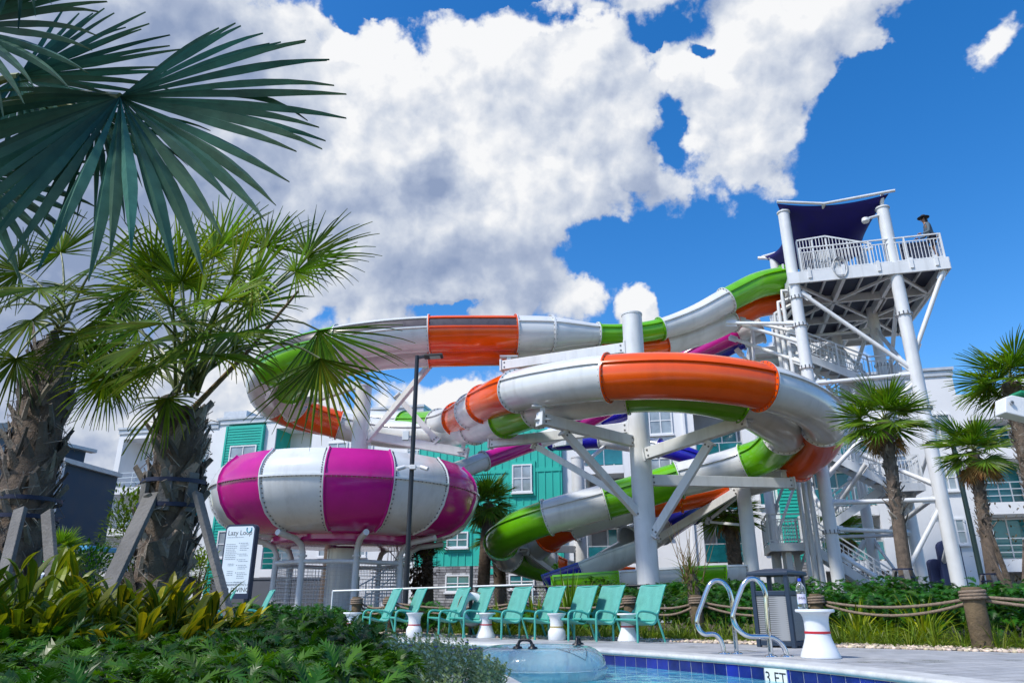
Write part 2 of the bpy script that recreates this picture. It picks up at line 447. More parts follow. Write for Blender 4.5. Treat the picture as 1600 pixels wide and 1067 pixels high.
# water
def water_mat():
    m = bpy.data.materials.new('pool_water'); m.use_nodes = True; t = NT(m.node_tree); bs = t.n['Principled BSDF']
    tc = t.new('ShaderNodeTexCoord').outputs['Object']
    n = t.noise(tc, 2.2, 4, 0.5, dist=0.6); n2 = t.noise(tc, 7.0, 3, 0.5, dist=0.8)
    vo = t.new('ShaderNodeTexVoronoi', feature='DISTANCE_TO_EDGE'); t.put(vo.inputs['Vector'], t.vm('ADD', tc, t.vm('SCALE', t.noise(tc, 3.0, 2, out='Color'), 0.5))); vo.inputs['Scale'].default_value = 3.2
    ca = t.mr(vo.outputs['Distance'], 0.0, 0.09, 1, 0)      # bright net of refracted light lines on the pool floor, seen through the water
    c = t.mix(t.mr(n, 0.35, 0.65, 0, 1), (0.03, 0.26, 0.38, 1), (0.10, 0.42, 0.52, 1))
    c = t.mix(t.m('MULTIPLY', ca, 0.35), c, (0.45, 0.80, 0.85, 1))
    t.put(bs.inputs['Base Color'], c); bs.inputs['Roughness'].default_value = 0.03; bs.inputs['IOR'].default_value = 1.33
    b = t.new('ShaderNodeBump'); b.inputs['Strength'].default_value = 0.55; b.inputs['Distance'].default_value = 0.05
    t.put(b.inputs['Height'], t.m('ADD', n, t.m('MULTIPLY', n2, 0.35))); t.l.new(b.outputs[0], bs.inputs['Normal'])
    return m
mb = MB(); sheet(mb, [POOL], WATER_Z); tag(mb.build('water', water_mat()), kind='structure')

# ---------------------------------------------------------------- lettering
def text_mb(mb, body, size, origin, right, up, depth=0.002, align='CENTER'):
    cu = bpy.data.curves.new('lettering', 'FONT'); cu.body = body; cu.size = size; cu.align_x = align; cu.align_y = 'CENTER'; cu.resolution_u = 3
    o = bpy.data.objects.new('lettering', cu); COL.objects.link(o)
    dg = bpy.context.evaluated_depsgraph_get(); dg.update()
    me = bpy.data.meshes.new_from_object(o.evaluated_get(dg))
    rt, u = Vector(right).normalized(), Vector(up).normalized(); n = rt.cross(u)
    og = Vector(origin)
    mb.add([og + rt * v.co.x + u * v.co.y + n * depth for v in me.vertices], [tuple(p.vertices) for p in me.polygons])
    bpy.data.objects.remove(o); bpy.data.curves.remove(cu); bpy.data.meshes.remove(me)

# depth marker tile
L = arc(FAR)
best = min(range(400), key=lambda k: abs((lambda p: 800 + 1120 * p.x / (p.y * CP - 0.5 * SP))(along(FAR, L, L[-1] * k / 400)[0]) - 1214))
p, tdir = along(FAR, L, L[-1] * best / 400)
nn = Vector((tdir.y, -tdir.x, 0))
m_wtile = mat('white_ceramic', (0.78, 0.78, 0.74), 0.2, var=0.06); m_black = mat('black_lettering', (0.012, 0.013, 0.02), 0.5)
c = p + nn * 0.008 + Vector((0, 0, -0.126))
dm = thing('depth_marker', c, 'white tile lettered 3 FT set into the blue tiled pool edge', 'marker')
mb = MB(); mb.obox(c, tdir * 0.13, nn * 0.006, Vector((0, 0, 0.077))); mb.build('tile', m_wtile, dm, bevel=0.002)
mb = MB(); text_mb(mb, '3 FT', 0.135, c + nn * 0.0065 + Vector((0, 0, -0.004)), tdir, (0, 0, 1), 0.001)
mb.build('lettering', m_black, dm)
# pebbles
m_peb = mat('pebbles', (0.52, 0.45, 0.36), 0.8, var=0.2, vscale=8, tone=True)
mb = MB(); LG = arc(GRAV)
ico = bmesh.new(); bmesh.ops.create_icosphere(ico, subdivisions=1, radius=1.0); IV = [v.co.copy() for v in ico.verts]; IFc = [tuple(v.index for v in f.verts) for f in ico.faces]; ico.free()
mb.col = (0.8, 0.75, 0.7)
for k in range(3800):
    s = rnd.uniform(3, LG[-1] - 1.5); p, t = along(GRAV, LG, s)
    n_ = Vector((-t.y, t.x, 0)); w = rnd.random() ** 1.3 * 0.85 - 0.06
    c = p + n_ * w; r = rnd.uniform(0.012, 0.034); v = rnd.uniform(0.5, 1.5)
    mb.col = (v, v * rnd.uniform(0.88, 1), v * rnd.uniform(0.78, 1))
    sx, sy, sz = r * rnd.uniform(.8, 1.5), r * rnd.uniform(.7, 1.2), r * rnd.uniform(.5, .8); a = rnd.uniform(0, 6.28)
    ca, sa = math.cos(a), math.sin(a)
    mb.add([c + Vector((ca * q.x * sx - sa * q.y * sy, sa * q.x * sx + ca * q.y * sy, q.z * sz - 0.022 + (0.03 if w > 0 else 0.03))) for q in IV], IFc)
tag(mb.build('gravel', m_peb, smooth=True), kind='stuff', label='pale river pebbles edging the planted bed', cat='gravel')
# ---------------------------------------------------------------- flumes
GEL = {
 'w': mat('white_gelcoat', (0.66, 0.68, 0.68), 0.2, var=0.07, vscale=0.8, coat=0.35, dirt=0.28, streak=True),
 'g': mat('green_gelcoat', (0.130, 0.43, 0.004), 0.2, var=0.10, vscale=0.8, coat=0.35, dirt=0.25, streak=True),
 'o': mat('orange_gelcoat', (0.82, 0.095, 0.002), 0.2, var=0.10, vscale=0.8, coat=0.3, dirt=0.22, streak=True),
 'm': mat('magenta_gelcoat', (0.50, 0.006, 0.225), 0.2, var=0.10, vscale=0.8, coat=0.35, dirt=0.2, streak=True),
 'b': mat('blue_gelcoat', (0.016, 0.012, 0.36), 0.2, var=0.10, vscale=0.8, coat=0.35, dirt=0.2, streak=True)}
m_bolt = mat('bolt_steel', (0.16, 0.16, 0.16), 0.45, metal=0.6)
m_steel = mat('white_painted_steel', (0.66, 0.68, 0.69), 0.38, var=0.08, vscale=1.2, dirt=0.32, streak=True)
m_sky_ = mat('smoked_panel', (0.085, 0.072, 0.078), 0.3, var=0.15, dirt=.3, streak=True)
CNAME = {'w': 'white', 'g': 'green', 'o': 'orange', 'm': 'magenta', 'b': 'blue'}
def flume(root, spec, per=9, ridge=True, nseg=26, bolts=True):
    """spec rows: px, py, depth, radius, section code (None = same section). code: colour letter + 'o' when the channel is open on top"""
    P = []; marks = []
    for i, row in enumerate(spec):
        q = at(row[0], row[1], row[2]); P.append((q.x, q.y, q.z, row[3]))
        if row[4]: marks.append((i, row[4]))
    D = catmull(P, per)
    pts = [Vector(d[0][:3]) for d in D]; rad = [d[0][3] for d in D]; tt = [d[1] for d in D]; N = len(D)
    fr = []
    for i in range(N):
        T = (pts[min(i + 1, N - 1)] - pts[max(i - 1, 0)]).normalized()
        S = T.cross(Vector((0, 0, 1))); S.normalize(); U = S.cross(T); fr.append((T, S, U))
    def pos(i, ang, rr): # ang from bottom, positive to the side facing S
        T, S, U = fr[i]; return pts[i] + (S * math.sin(ang) - U * math.cos(ang)) * rr
    for k, (ci, code) in enumerate(marks):
        t1 = marks[k + 1][0] if k + 1 < len(marks) else len(spec) - 1
        idx = [i for i in range(N) if ci - 1e-6 <= tt[i] <= t1 + 1e-6]
        opened = len(code) > 1 and code[1] != 'o'; strip = len(code) > 1 and code[1] == 'o'
        mb = MB()
        if not opened:
            vs = [pos(i, 2 * math.pi * q / nseg, rad[i]) for i in idx for q in range(nseg)]
            fs = [(a * nseg + q, a * nseg + (q + 1) % nseg, (a + 1) * nseg + (q + 1) % nseg, (a + 1) * nseg + q) for a in range(len(idx) - 1) for q in range(nseg)]
            mb.add(vs, fs); A0, A1 = 0, 2 * math.pi
        else:
            # code 'xo': lip low on the near side; 'xt': plain half trough
            fs_ = fr[idx[len(idx) // 2]][1]; near = -1 if fs_.y > 0 else 1
            if code[1] == 'o': A0, A1 = (-R(74), R(170)) if near < 0 else (-R(170), R(74))
            else: A0, A1 = -R(100), R(100)
            m = 24
            for rr, flip in ((0, 0), (-0.05, 1)):
                vs = [pos(i, A0 + (A1 - A0) * q / m, rad[i] + rr) for i in idx for q in range(m + 1)]
                fs = [(a * (m + 1) + q, a * (m + 1) + q + 1, (a + 1) * (m + 1) + q + 1, (a + 1) * (m + 1) + q) for a in range(len(idx) - 1) for q in range(m)]
                mb.add(vs, [f[::-1] for f in fs] if flip else fs)
            for A in (A0, A1):      # rolled lips
                vs = []
                for i in idx:
                    for (da, rr) in ((-.05, -.06), (-.05, .07), (.05, .07), (.05, -.06)): vs.append(pos(i, A + da, rad[i] + rr))
                mb.add(vs, [(a * 4 + q, a * 4 + (q + 1) % 4, (a + 1) * 4 + (q + 1) % 4, (a + 1) * 4 + q) for a in range(len(idx) - 1) for q in range(4)] + [(0, 1, 2, 3), tuple((len(idx) - 1) * 4 + q for q in (3, 2, 1, 0))])
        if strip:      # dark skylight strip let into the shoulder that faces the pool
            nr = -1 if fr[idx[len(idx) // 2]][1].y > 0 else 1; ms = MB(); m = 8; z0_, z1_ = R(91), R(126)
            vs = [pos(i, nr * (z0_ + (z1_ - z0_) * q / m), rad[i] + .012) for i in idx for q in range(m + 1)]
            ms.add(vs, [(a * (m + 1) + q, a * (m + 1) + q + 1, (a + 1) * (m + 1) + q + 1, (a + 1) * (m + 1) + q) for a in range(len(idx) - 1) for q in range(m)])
        if ridge and not opened:
            for A in ((R(112), -R(112)) if not strip else (nr * z0_, nr * z1_)):
                vs = []
                for i in idx:
                    h = 0.028 / rad[i]
                    for (da, rr) in ((-h, -.01), (-h, .065), (h, .065), (h, -.01)): vs.append(pos(i, A + da, rad[i] + rr))
                mb.add(vs, [(a * 4 + q, a * 4 + (q + 1) % 4, (a + 1) * 4 + (q + 1) % 4, (a + 1) * 4 + q) for a in range(len(idx) - 1) for q in range(4)])
        bm_ = mb
        for e, i in enumerate((idx[0], idx[-1])):  # bolted end flanges
            sgn = 1 if e == 0 else -1; T, S, U = fr[i]; m = 30; r0 = rad[i]
            a0, a1 = (0, 2 * math.pi) if not opened else (A0, A1)
            ring = []
            mb.mi = 0
            prof = ((-.01, .0), (.075, .0), (.075, .035), (-.01, .05))
            vs = [pos(i, a0 + (a1 - a0) * q / m, r0 + o) + T * (sgn * (z + 0.002)) for (o, z) in prof for q in range(m + 1)]
            mb.add(vs, [(a * (m + 1) + q, a * (m + 1) + q + 1, (a + 1) * (m + 1) + q + 1, (a + 1) * (m + 1) + q) for a in range(3) for q in range(m)])
            if bolts:
                nb = max(14, int(r0 * 36)); mb.mi = 1
                for q in range(nb):
                    an = a0 + (a1 - a0) * (q + .5) / nb; c = pos(i, an, r0 + 0.035) + T * sgn * 0.045
                    rdir = (pos(i, an, r0 + 1) - pos(i, an, r0)); tg = rdir.cross(T)
                    bm_.obox(c, rdir * 0.018, tg * 0.018, T * 0.014)
        sec = mb.build('flume_section', [GEL[code[0]], m_bolt], root, auto=42)
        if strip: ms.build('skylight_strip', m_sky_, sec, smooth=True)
    return pts

RS = .70
s1 = thing('water_slide', (5.0, 24, 0), 'outer of the twin coiling tube slides, with an open orange stretch along its top run', 'water slide', 'twin coiling tube slides')
flume(s1, [
 (1226, 437, 28.7, .60, 'g'), (1185, 446, 28.5, .58, None), (1135, 470, 28.2, .54, 'w'), (1085, 496, 28.0, .50, None), (1032, 514, 27.8, .44, 'g'), (985, 521, 27.5, .42, None), (935, 522, 27.3, .43, 'w'),
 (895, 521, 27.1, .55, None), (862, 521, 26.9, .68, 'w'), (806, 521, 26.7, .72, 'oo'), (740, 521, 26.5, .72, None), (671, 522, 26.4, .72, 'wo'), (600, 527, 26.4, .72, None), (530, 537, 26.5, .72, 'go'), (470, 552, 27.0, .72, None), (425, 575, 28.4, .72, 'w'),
 (410, 602, 30.3, .70, None), (425, 630, 32.4, .70, 'o'), (462, 648, 33.8, .70, None), (520, 660, 34.6, .70, 'w'), (580, 664, 34.6, .70, None), (632, 666, 34.0, .70, 'g'), (686, 664, 32.2, .70, 'w'), (716, 655, 30.2, .70, 'o'), (738, 643, 28.2, .70, 'w'),
 (757, 631, 26.6, .70, 'o'), (808, 611, 23.6, .70, 'w'), (880, 598, 21.6, .70, None), (950, 590, 20.6, .70, 'o'), (1070, 588, 20.0, .70, None), (1190, 604, 20.3, .70, 'w'), (1262, 632, 21.6, .70, None), (1287, 664, 23.5, .70, 'o'), (1276, 695, 25.2, .72, None), (1243, 722, 26.8, .70, 'w'),
 (1200, 740, 28.2, .66, None), (1140, 757, 29.2, .62, 'o'), (1060, 775, 29.6, .62, 'o'), (985, 793, 30.0, .62, 'w'), (893, 819, 30.2, .62, 'o'), (856, 838, 31.0, .62, 'w'), (838, 858, 32.4, .62, None), (850, 872, 34.0, .62, 'ot'), (872, 880, 35.0, .62, 'wt'), (930, 888, 35.6, .60, 'ot'), (990, 892, 35.6, .6, None)])
s2 = thing('water_slide', (5.4, 25, 0), 'inner of the twin coiling tube slides, tucked beneath the one with the open stretch', 'water slide', 'twin coiling tube slides')
flume(s2, [
 (1216, 472, 29.8, .54, 'o'), (1180, 480, 29.6, .52, None), (1142, 500, 29.3, .52, 'w'), (1092, 522, 29.0, .50, None), (1038, 538, 28.7, .48, 'o'), (980, 544, 28.4, .46, None), (935, 545, 28.2, .48, 'w'), (870, 545, 27.9, .60, None), (806, 546, 27.6, .66, 'o'),
 (740, 547, 27.5, .66, None), (671, 549, 27.5, .66, 'w'), (600, 553, 27.6, .66, None), (530, 566, 28.1, .66, 'g'), (478, 585, 29.2, .66, None), (452, 608, 30.8, .66, 'w'), (462, 638, 32.4, .66, 'o'), (530, 664, 33.6, .66, 'w'), (610, 678, 33.6, .66, None), (690, 678, 32.0, .66, 'w'),
 (742, 668, 29.3, .66, 'w'), (790, 655, 26.3, .66, 'g'), (838, 638, 24.2, .66, 'w'), (900, 625, 22.8, .66, None), (980, 613, 22.0, .66, 'g'), (1070, 613, 21.8, .66, None), (1150, 629, 22.2, .66, 'w'), (1200, 655, 23.2, .66, None), (1225, 680, 24.7, .66, 'g'), (1200, 708, 26.2, .66, None), (1165, 722, 26.9, .66, 'w'),
 (1115, 737, 27.3, .66, None), (1060, 750, 27.6, .66, 'g'), (1000, 768, 27.8, .66, None), (946, 783, 28.0, .66, 'w'), (855, 808, 28.3, .66, 'g'), (805, 828, 29.0, .66, None), (783, 848, 30.4, .66, 'w'), (795, 868, 32.2, .62, 'g'), (830, 882, 33.6, .60, None), (865, 892, 34.2, .56, 'wt'), (905, 900, 34.2, .56, None)])
# run-out trough along the ground
s5 = thing('runout_channel', at(1000, 905, 26.5) * 1.0, 'long green and white open run-out trough lying behind the chairs', 'water slide')
flume(s5, [(862, 906, 27.5, .62, 'gt'), (962, 899, 27.5, .62, 'wt'), (1058, 893, 27.7, .62, 'gt'), (1120, 890, 28, .6, 'wt'), (1150, 889, 28.4, .6, None)], ridge=False)
s3 = thing('bowl_feed_slide', (4, 33, 0), 'slim magenta and white tube slide running down into the bowl', 'water slide')
flume(s3, [(1185, 506, 31.0, .50, 'w'), (1150, 522, 31.2, .46, 'm'), (1075, 560, 32.0, .42, None), (1000, 606, 33.0, .40, 'm'), (935, 648, 33.8, .38, None), (895, 668, 34.0, .38, 'w'), (838, 690, 33.6, .38, 'm'), (795, 706, 32.8, .38, None), (756, 720, 32.0, .40, 'w'), (715, 736, 31.0, .42, None), (668, 752, 29.4, .42, None)])
s4 = thing('body_slide', (6, 34, 0), 'deep blue and white tube slide snaking behind the tall white column', 'water slide')
flume(s4, [(1190, 520, 31.6, .46, 'w'), (1158, 532, 31.8, .44, 'b'), (1110, 558, 32.4, .42, None), (1040, 604, 33.5, .42, 'w'), (985, 640, 34.6, .42, 'b'), (945, 655, 35.6, .42, 'w'), (895, 668, 36.8, .42, 'b'), (866, 680, 37.4, .42, 'w'), (866, 690, 37.0, .42, 'b'), (900, 690, 36.4, .42, 'b'), (940, 688, 35.6, .42, 'w'), (1030, 700, 34.0, .42, 'b'),
 (1075, 712, 33.4, .42, None), (1118, 735, 33.6, .42, 'w'), (1140, 760, 34.4, .42, None), (1120, 785, 34.0, .48, 'w'), (1080, 797, 33.0, .58, 'b'), (1030, 826, 31.6, .64, 'w'), (985, 850, 30.6, .72, 'wt'), (945, 868, 30.2, .72, None), (905, 886, 30.2, .72, 'bt'), (850, 905, 30.4, .66, None)])

# ---------------------------------------------------------------- bowl
BC = at(545, 775, 27.0); BC.z = 0
bw = thing('bowl_slide', BC, 'giant pink and white striped bowl on white legs above a netted well', 'bowl slide')
prof = [(2.6, 2.72), (3.35, 2.76), (3.92, 2.93), (4.36, 3.24), (4.64, 3.64), (4.79, 4.06), (4.82, 4.28), (4.81, 4.5), (4.72, 4.75), (4.58, 4.95), (4.40, 5.12), (4.32, 5.22), (4.28, 5.22), (4.36, 5.05), (4.62, 4.7), (4.72, 4.3), (4.5, 3.8), (4.1, 3.42), (3.5, 3.05), (2.6, 2.9), (0.6, 2.8)]
NPAN = 14
for k in range(NPAN):
    th0 = R(3.1 + 360 / NPAN * k); th1 = R(3.1 + 360 / NPAN * (k + 1))
    a0, a1 = th0 - math.pi / 2, th1 - math.pi / 2
    col = 'm' if k % 2 == 0 else 'w'
    mb = MB(); mb.lathe(BC, prof, 9, a0 + 0.0006, a1 - 0.0006)
    # raised seam between the halves, and ribs down the panel sides
    mb.lathe(BC, [(4.80, 4.24), (4.88, 4.25), (4.88, 4.31), (4.80, 4.32)], 9, a0, a1)
    bl = mb
    for e, a in enumerate((a0, a1)):
        mb.mi = 0
        sg = 1 if e == 0 else -1; dr = Vector((math.cos(a), math.sin(a), 0)); dt = Vector((-math.sin(a), math.cos(a), 0)) * sg
        vs = []
        for (r, z) in prof[1:12]:
            nx = Vector((r - 2.9, (z - 4.25) * 1.5)); nx.normalize()
            base = BC + dr * r + Vector((0, 0, z)); nrm = dr * nx.x + Vector((0, 0, nx.y))
            vs += [base + dt * .002, base + dt * .002 + nrm * .06, base + dt * .035 + nrm * .06, base + dt * .06]
        mb.add(vs, [(i * 4 + q, i * 4 + q + 1, i * 4 + q + 5, i * 4 + q + 4) for i in range(10) for q in range(3)])
        if col == 'w':
            mb.mi = 1
            for i in range(10):
                for f in (.0, .33, .66):
                    r = prof[1 + i][0] * (1 - f) + prof[2 + i][0] * f; z = prof[1 + i][1] * (1 - f) + prof[2 + i][1] * f
                    nx = Vector((r - 2.9, (z - 4.25) * 1.5)); nx.normalize(); nrm = dr * nx.x + Vector((0, 0, nx.y))
                    c = BC + dr * r + Vector((0, 0, z)) + dt * .085 + nrm * .012; tg = nrm.cross(dt.normalized())
                    bl.obox(c, nrm * .012, dt.normalized() * .018, tg * .018)
    mb.mi = 1
    for q in range(14):
        a = a0 + (a1 - a0) * (q + .5) / 14; dr = Vector((math.cos(a), math.sin(a), 0)); dt = Vector((-math.sin(a), math.cos(a), 0))
        bl.obox(BC + dr * 4.86 + Vector((0, 0, 4.232)), dr * .014, dt * .014, Vector((0, 0, .014)))
    mb.build('bowl_panel', [GEL[col], m_bolt], bw, auto=40)
mb = MB(); mb.lathe(BC, [(0.5, 2.48), (2.45, 2.48), (2.6, 2.55), (2.6, 2.72), (2.4, 2.76)], 40); mb.build('collar', GEL['m'], bw, auto=40)
mb = MB(); mb.cyl(BC + Vector((-.05, 0, -.02)), BC + Vector((-.05, 0, 2.4)), .55, 32)
mb.build('drop_shaft', GEL['w'], bw, auto=40)
m_net = mat('netting_cord', (0.5, 0.5, 0.5), 0.8); m_white = mat('white_paint', (0.74, 0.75, 0.75), 0.4, var=0.06, dirt=0.15)
legs = []
for k in range(8):
    a = R(-90 + 22.5 + k * 45); dr = Vector((math.cos(a), math.sin(a), 0)); p = BC + dr * 2.35; legs.append(p)
    mb = MB(); pts = [p + Vector((0, 0, -.02)), p + Vector((0, 0, 2.15)), p + dr * .12 + Vector((0, 0, 2.38)), p + dr * .45 + Vector((0, 0, 2.55)), p + dr * 1.35 + Vector((0, 0, 2.68))]
    mb.tube(pts, .10, 12); mb.cyl(p + Vector((0, 0, 2.0)), p + Vector((0, 0, 2.06)), .155, 14)
    # cord lashing that ties the net to the leg
    for q in range(26): mb.cyl(p + Vector((0, 0, .1 + q * .075)), p + Vector((0, 0, .115 + q * .075)), .11, 10)
    mb.build('leg', m_steel, bw, auto=40)
mb = MB()
for k in range(8):
    p, q = legs[k] + Vector((0, 0, 1.86)), legs[(k + 1) % 8] + Vector((0, 0, 1.86)); mb.cyl(p, q, .07, 10)
mb.build('ring_beam', m_steel, bw, auto=40)
mb = MB()
for k in range(8):
    p, q = legs[k], legs[(k + 1) % 8]
    for i in range(1, 15):
        c = p.lerp(q, i / 15); mb.bar(c + Vector((0, 0, .02)), c + Vector((0, 0, 1.8)), .012, .012, (1, 0, 0))
    for i in range(15):
        z = .1 + i * .12; mb.bar(p + Vector((0, 0, z)), q + Vector((0, 0, z)), .012, .012)
mb.build('safety_net', m_net, bw)
# stair that winds out of the well
mb = MB(); ang = [R(-60 + 7 * i) for i in range(16)]
path = [BC + Vector((1.5 * math.cos(a), 1.5 * math.sin(a), .15 + i * .12)) for i, a in enumerate(ang)]
for i, a in enumerate(ang):
    mb.box(path[i], (.9, .24, .04), a); mb.cyl(path[i] + Vector((.42 * math.cos(a), .42 * math.sin(a), 0)), path[i] + Vector((.42 * math.cos(a), .42 * math.sin(a), .95)), .014, 6)
mb.tube([p + Vector((.42 * math.cos(a), .42 * math.sin(a), .95)) for p, a in zip(path, ang)], .025, 8)
mb.tube([p + Vector((.42 * math.cos(a), .42 * math.sin(a), .5)) for p, a in zip(path, ang)], .018, 8)
mb.build('winding_stair', m_steel, bw, auto=40)

# ---------------------------------------------------------------- slide support columns
def column(px, py, Y, ztop, r, label, group='white columns carrying the slides'):
    b = at(px, py, Y); b.z = 0
    o = thing('support_column', b, label, 'column', group)
    mb = MB(); mb.cyl(b + Vector((0, 0, -.05)), b + Vector((0, 0, ztop)), r, 28); mb.lathe(b + Vector((0, 0, ztop)), [(r, -.03), (r + .02, -.03), (r + .02, .03), (0, .035)], 28)
    mb.box(b + Vector((0, 0, .02)), (r * 3.4, r * 3.4, .06)); mb.build('shaft', m_steel, o, auto=40)
    return o, b
def beam(o, p, q, w, h, name='arm', plates=True):
    mb = MB(); mb.bar(p, q, w, h)
    d = (Vector(q) - Vector(p)).normalized()
    if plates:
        mb.bar(Vector(p) - d * .02, Vector(p) + d * .05, w + .12, h + .14); mb.bar(Vector(q) - d * .05, Vector(q) + d * .02, w + .1, h + .1)
    bl = mb; mb.mi = 1; sd = d.cross(Vector((0, 0, 1))).normalized(); u = sd.cross(d)
    for e, sg in ((Vector(p), 1), (Vector(q), -1)):
        for i in (-1, 1):
            for s_ in (-1, 1): bl.obox(e + d * (sg * .16) + u * (i * h * .25) + sd * (s_ * (w / 2 + .01)), d * .03, u * .03, sd * .014)
    return mb.build(name, [m_steel, m_bolt], o, bevel=.012)
def saddle(o, p, w=.5):
    mb = MB(); p = Vector(p); mb.box(p, (.16, .16, .5)); mb.box(p + Vector((0, 0, .22)), (.7, .3, .05)); mb.box(p - Vector((0, 0, .22)), (.5, .34, .05)); mb.build('saddle', m_steel, o, bevel=.01)
def bob(x, y, Y): return at(x, y, Y)
c1, b1 = column(1000, 700, 24.3, 10.45, .36, 'tall thick white column standing at the middle of the coiling slides')
beam(c1, bob(978, 544, 24.3), bob(784, 572, 26.2), .26, .36)
beam(c1, bob(990, 690, 24.2), bob(843, 654, 22.2), .26, .36)
beam(c1, bob(1000, 806, 24.2), bob(880, 673, 22.8), .2, .24, 'brace')
beam(c1, bob(1008, 710, 24.1), bob(1168, 657, 22.0), .28, .38)
beam(c1, bob(1020, 836, 24.1), bob(1110, 690, 22.9), .2, .26, 'brace')
beam(c1, bob(985, 668, 24.6), bob(766, 692, 27.6), .26, .36)
beam(c1, bob(998, 790, 24.6), bob(834, 695, 26.8), .18, .22, 'brace')
beam(c1, bob(1012, 750, 24.4), bob(1238, 755, 26.4), .26, .36)
for (x, y, Y) in ((848, 646, 22.3), (1162, 648, 22.1), (795, 566, 26.4), (775, 683, 27.6), (1225, 745, 26.6)): saddle(c1, bob(x, y, Y))
c2, b2 = column(566, 640, 30.6, 9.6, .36, 'thick white column behind the drooping palm fronds above the bowl')
beam(c2, bob(572, 566, 30.6), bob(668, 548, 28), .24, .32); beam(c2, bob(575, 680, 30.6), bob(731, 708, 30.2), .26, .36)
beam(c2, bob(572, 690, 30.6), bob(680, 560, 28.6), .2, .24, 'brace'); beam(c2, bob(620, 618, 30.4), bob(684, 690, 30.3), .2, .24, 'brace'); saddle(c2, bob(724, 698, 30.2))
beam(c2, bob(562, 600, 30.6), bob(440, 640, 31.6), .24, .32); 
c3, b3 = column(905, 800, 33.0, 6.9, .30, 'slimmer white column below the blue curl of the body slide')
beam(c3, bob(905, 688, 33.0), bob(868, 694, 36.6), .2, .26); beam(c3, bob(902, 858, 33), bob(806, 856, 31.2), .22, .3); beam(c3, bob(905, 840, 32.8), bob(884, 822, 29.4), .22, .3); beam(c3, bob(905, 730, 33), bob(945, 697, 35.4), .14, .16, 'brace')
saddle(c3, bob(815, 848, 31.2)); saddle(c3, bob(886, 818, 29.3))
beam(c3, bob(880, 905, 32.9), bob(822, 862, 31.4), .16, .2, 'brace')
c4, b4 = column(1165, 800, 28.4, 5.0, .27, 'short white column beside the small railed landing')
beam(c4, bob(1155, 765, 28.4), bob(1028, 842, 30.6), .2, .3); beam(c4, bob(1160, 770, 28.4), bob(1108, 812, 30), .1, .1, 'brace'); beam(c4, bob(1163, 820, 28.4), bob(1105, 815, 30), .1, .1, 'brace')
# ---------------------------------------------------------------- slide tower
TA = Vector((11.67, 27.0, 0)); E1 = Vector((.9697, -.2444, 0)); E2 = Vector((.2444, .9697, 0))
def T(a, b, z): return TA + E1 * a + E2 * b + Vector((0, 0, z))
tw = thing('slide_tower', T(1.9, 3.5, 0), 'tall white steel slide tower with zigzag stairs and a railed deck on top', 'tower')
m_under = mat('deck_panel_navy', (0.035, 0.045, 0.085), 0.6, var=0.2); m_grey = mat('grey_enamel', (0.42, 0.44, 0.46), 0.45, var=0.08)
m_galv = mat('galvanised_steel', (0.34, 0.36, 0.38), 0.5, metal=0.3, var=0.15)
m_navy = mat('navy_fabric', (0.020, 0.016, 0.17), 0.75, var=0.15, vscale=2.0, trans=0.25, transcol=(1.2, 1.2, 1.6))
def post(a, b, z1, r=.23, collars=(), z0=-.05):
    mb = MB(); mb.cyl(T(a, b, z0), T(a, b, z1), r, 24)
    for z in collars: mb.cyl(T(a, b, z - .05), T(a, b, z + .05), r + .055, 24)
    mb.mi = 1
    for z in collars:
        for q in range(12):
            an = q * math.pi / 6; mb.box(T(a, b, z) + Vector((math.cos(an) * (r + .055), math.sin(an) * (r + .055), 0)), (.035, .035, .14))
    mb.mi = 0; mb.lathe(T(a, b, z1), [(r, -.02), (r + .04, -.02), (r + .04, .04), (0, .05)], 24)
    mb.build('post', [m_steel, m_bolt], tw, auto=40)
post(0, 0, 16.3, .23, (12.3, 11.1, 9.3, 6.2, 3.0)); post(3.85, 0, 15.95, .24, (11.2, 7.4))
post(0, 4.4, 16.3, .23, (12.0, 9.0, 5.4, 2.6)); post(3.85, 4.4, 16.2, .23, (10.5, 6.0))
post(2.7, 6.9, 13.0, .23, (9.8, 6.4)); post(-1.6, 4.4, 7.4, .2); post(-1.3, 3.0, 2.8, .2); post(0.2, 7.1, 13.0, .2)
ZF = 13.32
# floor frame seen from below
mb = MB(); A0, A1, B0, B1 = -.15, 5.65, -.15, 7.5
for a in (A0, 1.9, 3.85, A1): mb.bar(T(a, B0, ZF - .24), T(a, B1, ZF - .24), .14, .36)
for b in (B0, 2.4, 4.9, B1): mb.bar(T(A0, b, ZF - .25), T(A1, b, ZF - .25), .12, .34)
for i in range(1, 8):
    a = A0 + (A1 - A0) * i / 8; mb.bar(T(a, B0, ZF - .12), T(a, B1, ZF - .12), .07, .12)
for (a, b, c, d) in ((A0, B0, 1.9, 2.4), (1.9, 2.4, 3.85, 0), (3.85, 0, A1, 2.4), (A0, 4.9, 1.9, 2.4), (1.9, 2.4, 3.85, 4.9), (3.85, 4.9, A1, 2.4), (A0, 4.9, 1.9, B1), (1.9, B1, 3.85, 4.9), (3.85, 4.9, A1, B1)):
    mb.bar(T(a, b, ZF - .36), T(c, d, ZF - .36), .12, .1)
mb.build('floor_frame', m_steel, tw)
mb = MB(); mb.obox(T((A0 + A1) / 2, (B0 + B1) / 2, ZF - .03), E1 * (A1 - A0) / 2, E2 * (B1 - B0) / 2, Vector((0, 0, .028))); mb.build('floor_deck', m_under, tw)
mb = MB(); mb.bar(T(A0 - .1, B0 - .1, ZF - .21), T(A1 + .1, B0 - .1, ZF - .21), .07, .5)
mb.bar(T(A1 + .1, B0 - .1, ZF - .21), T(A1 + .1, B1 + .1, ZF - .21), .07, .5)
for a in (.6, 1.9, 3.2, 4.4, 5.3): mb.bar(T(a, B0 - .16, ZF - .3), T(a, B0 - .16, ZF + .15), .12, .06, E2)
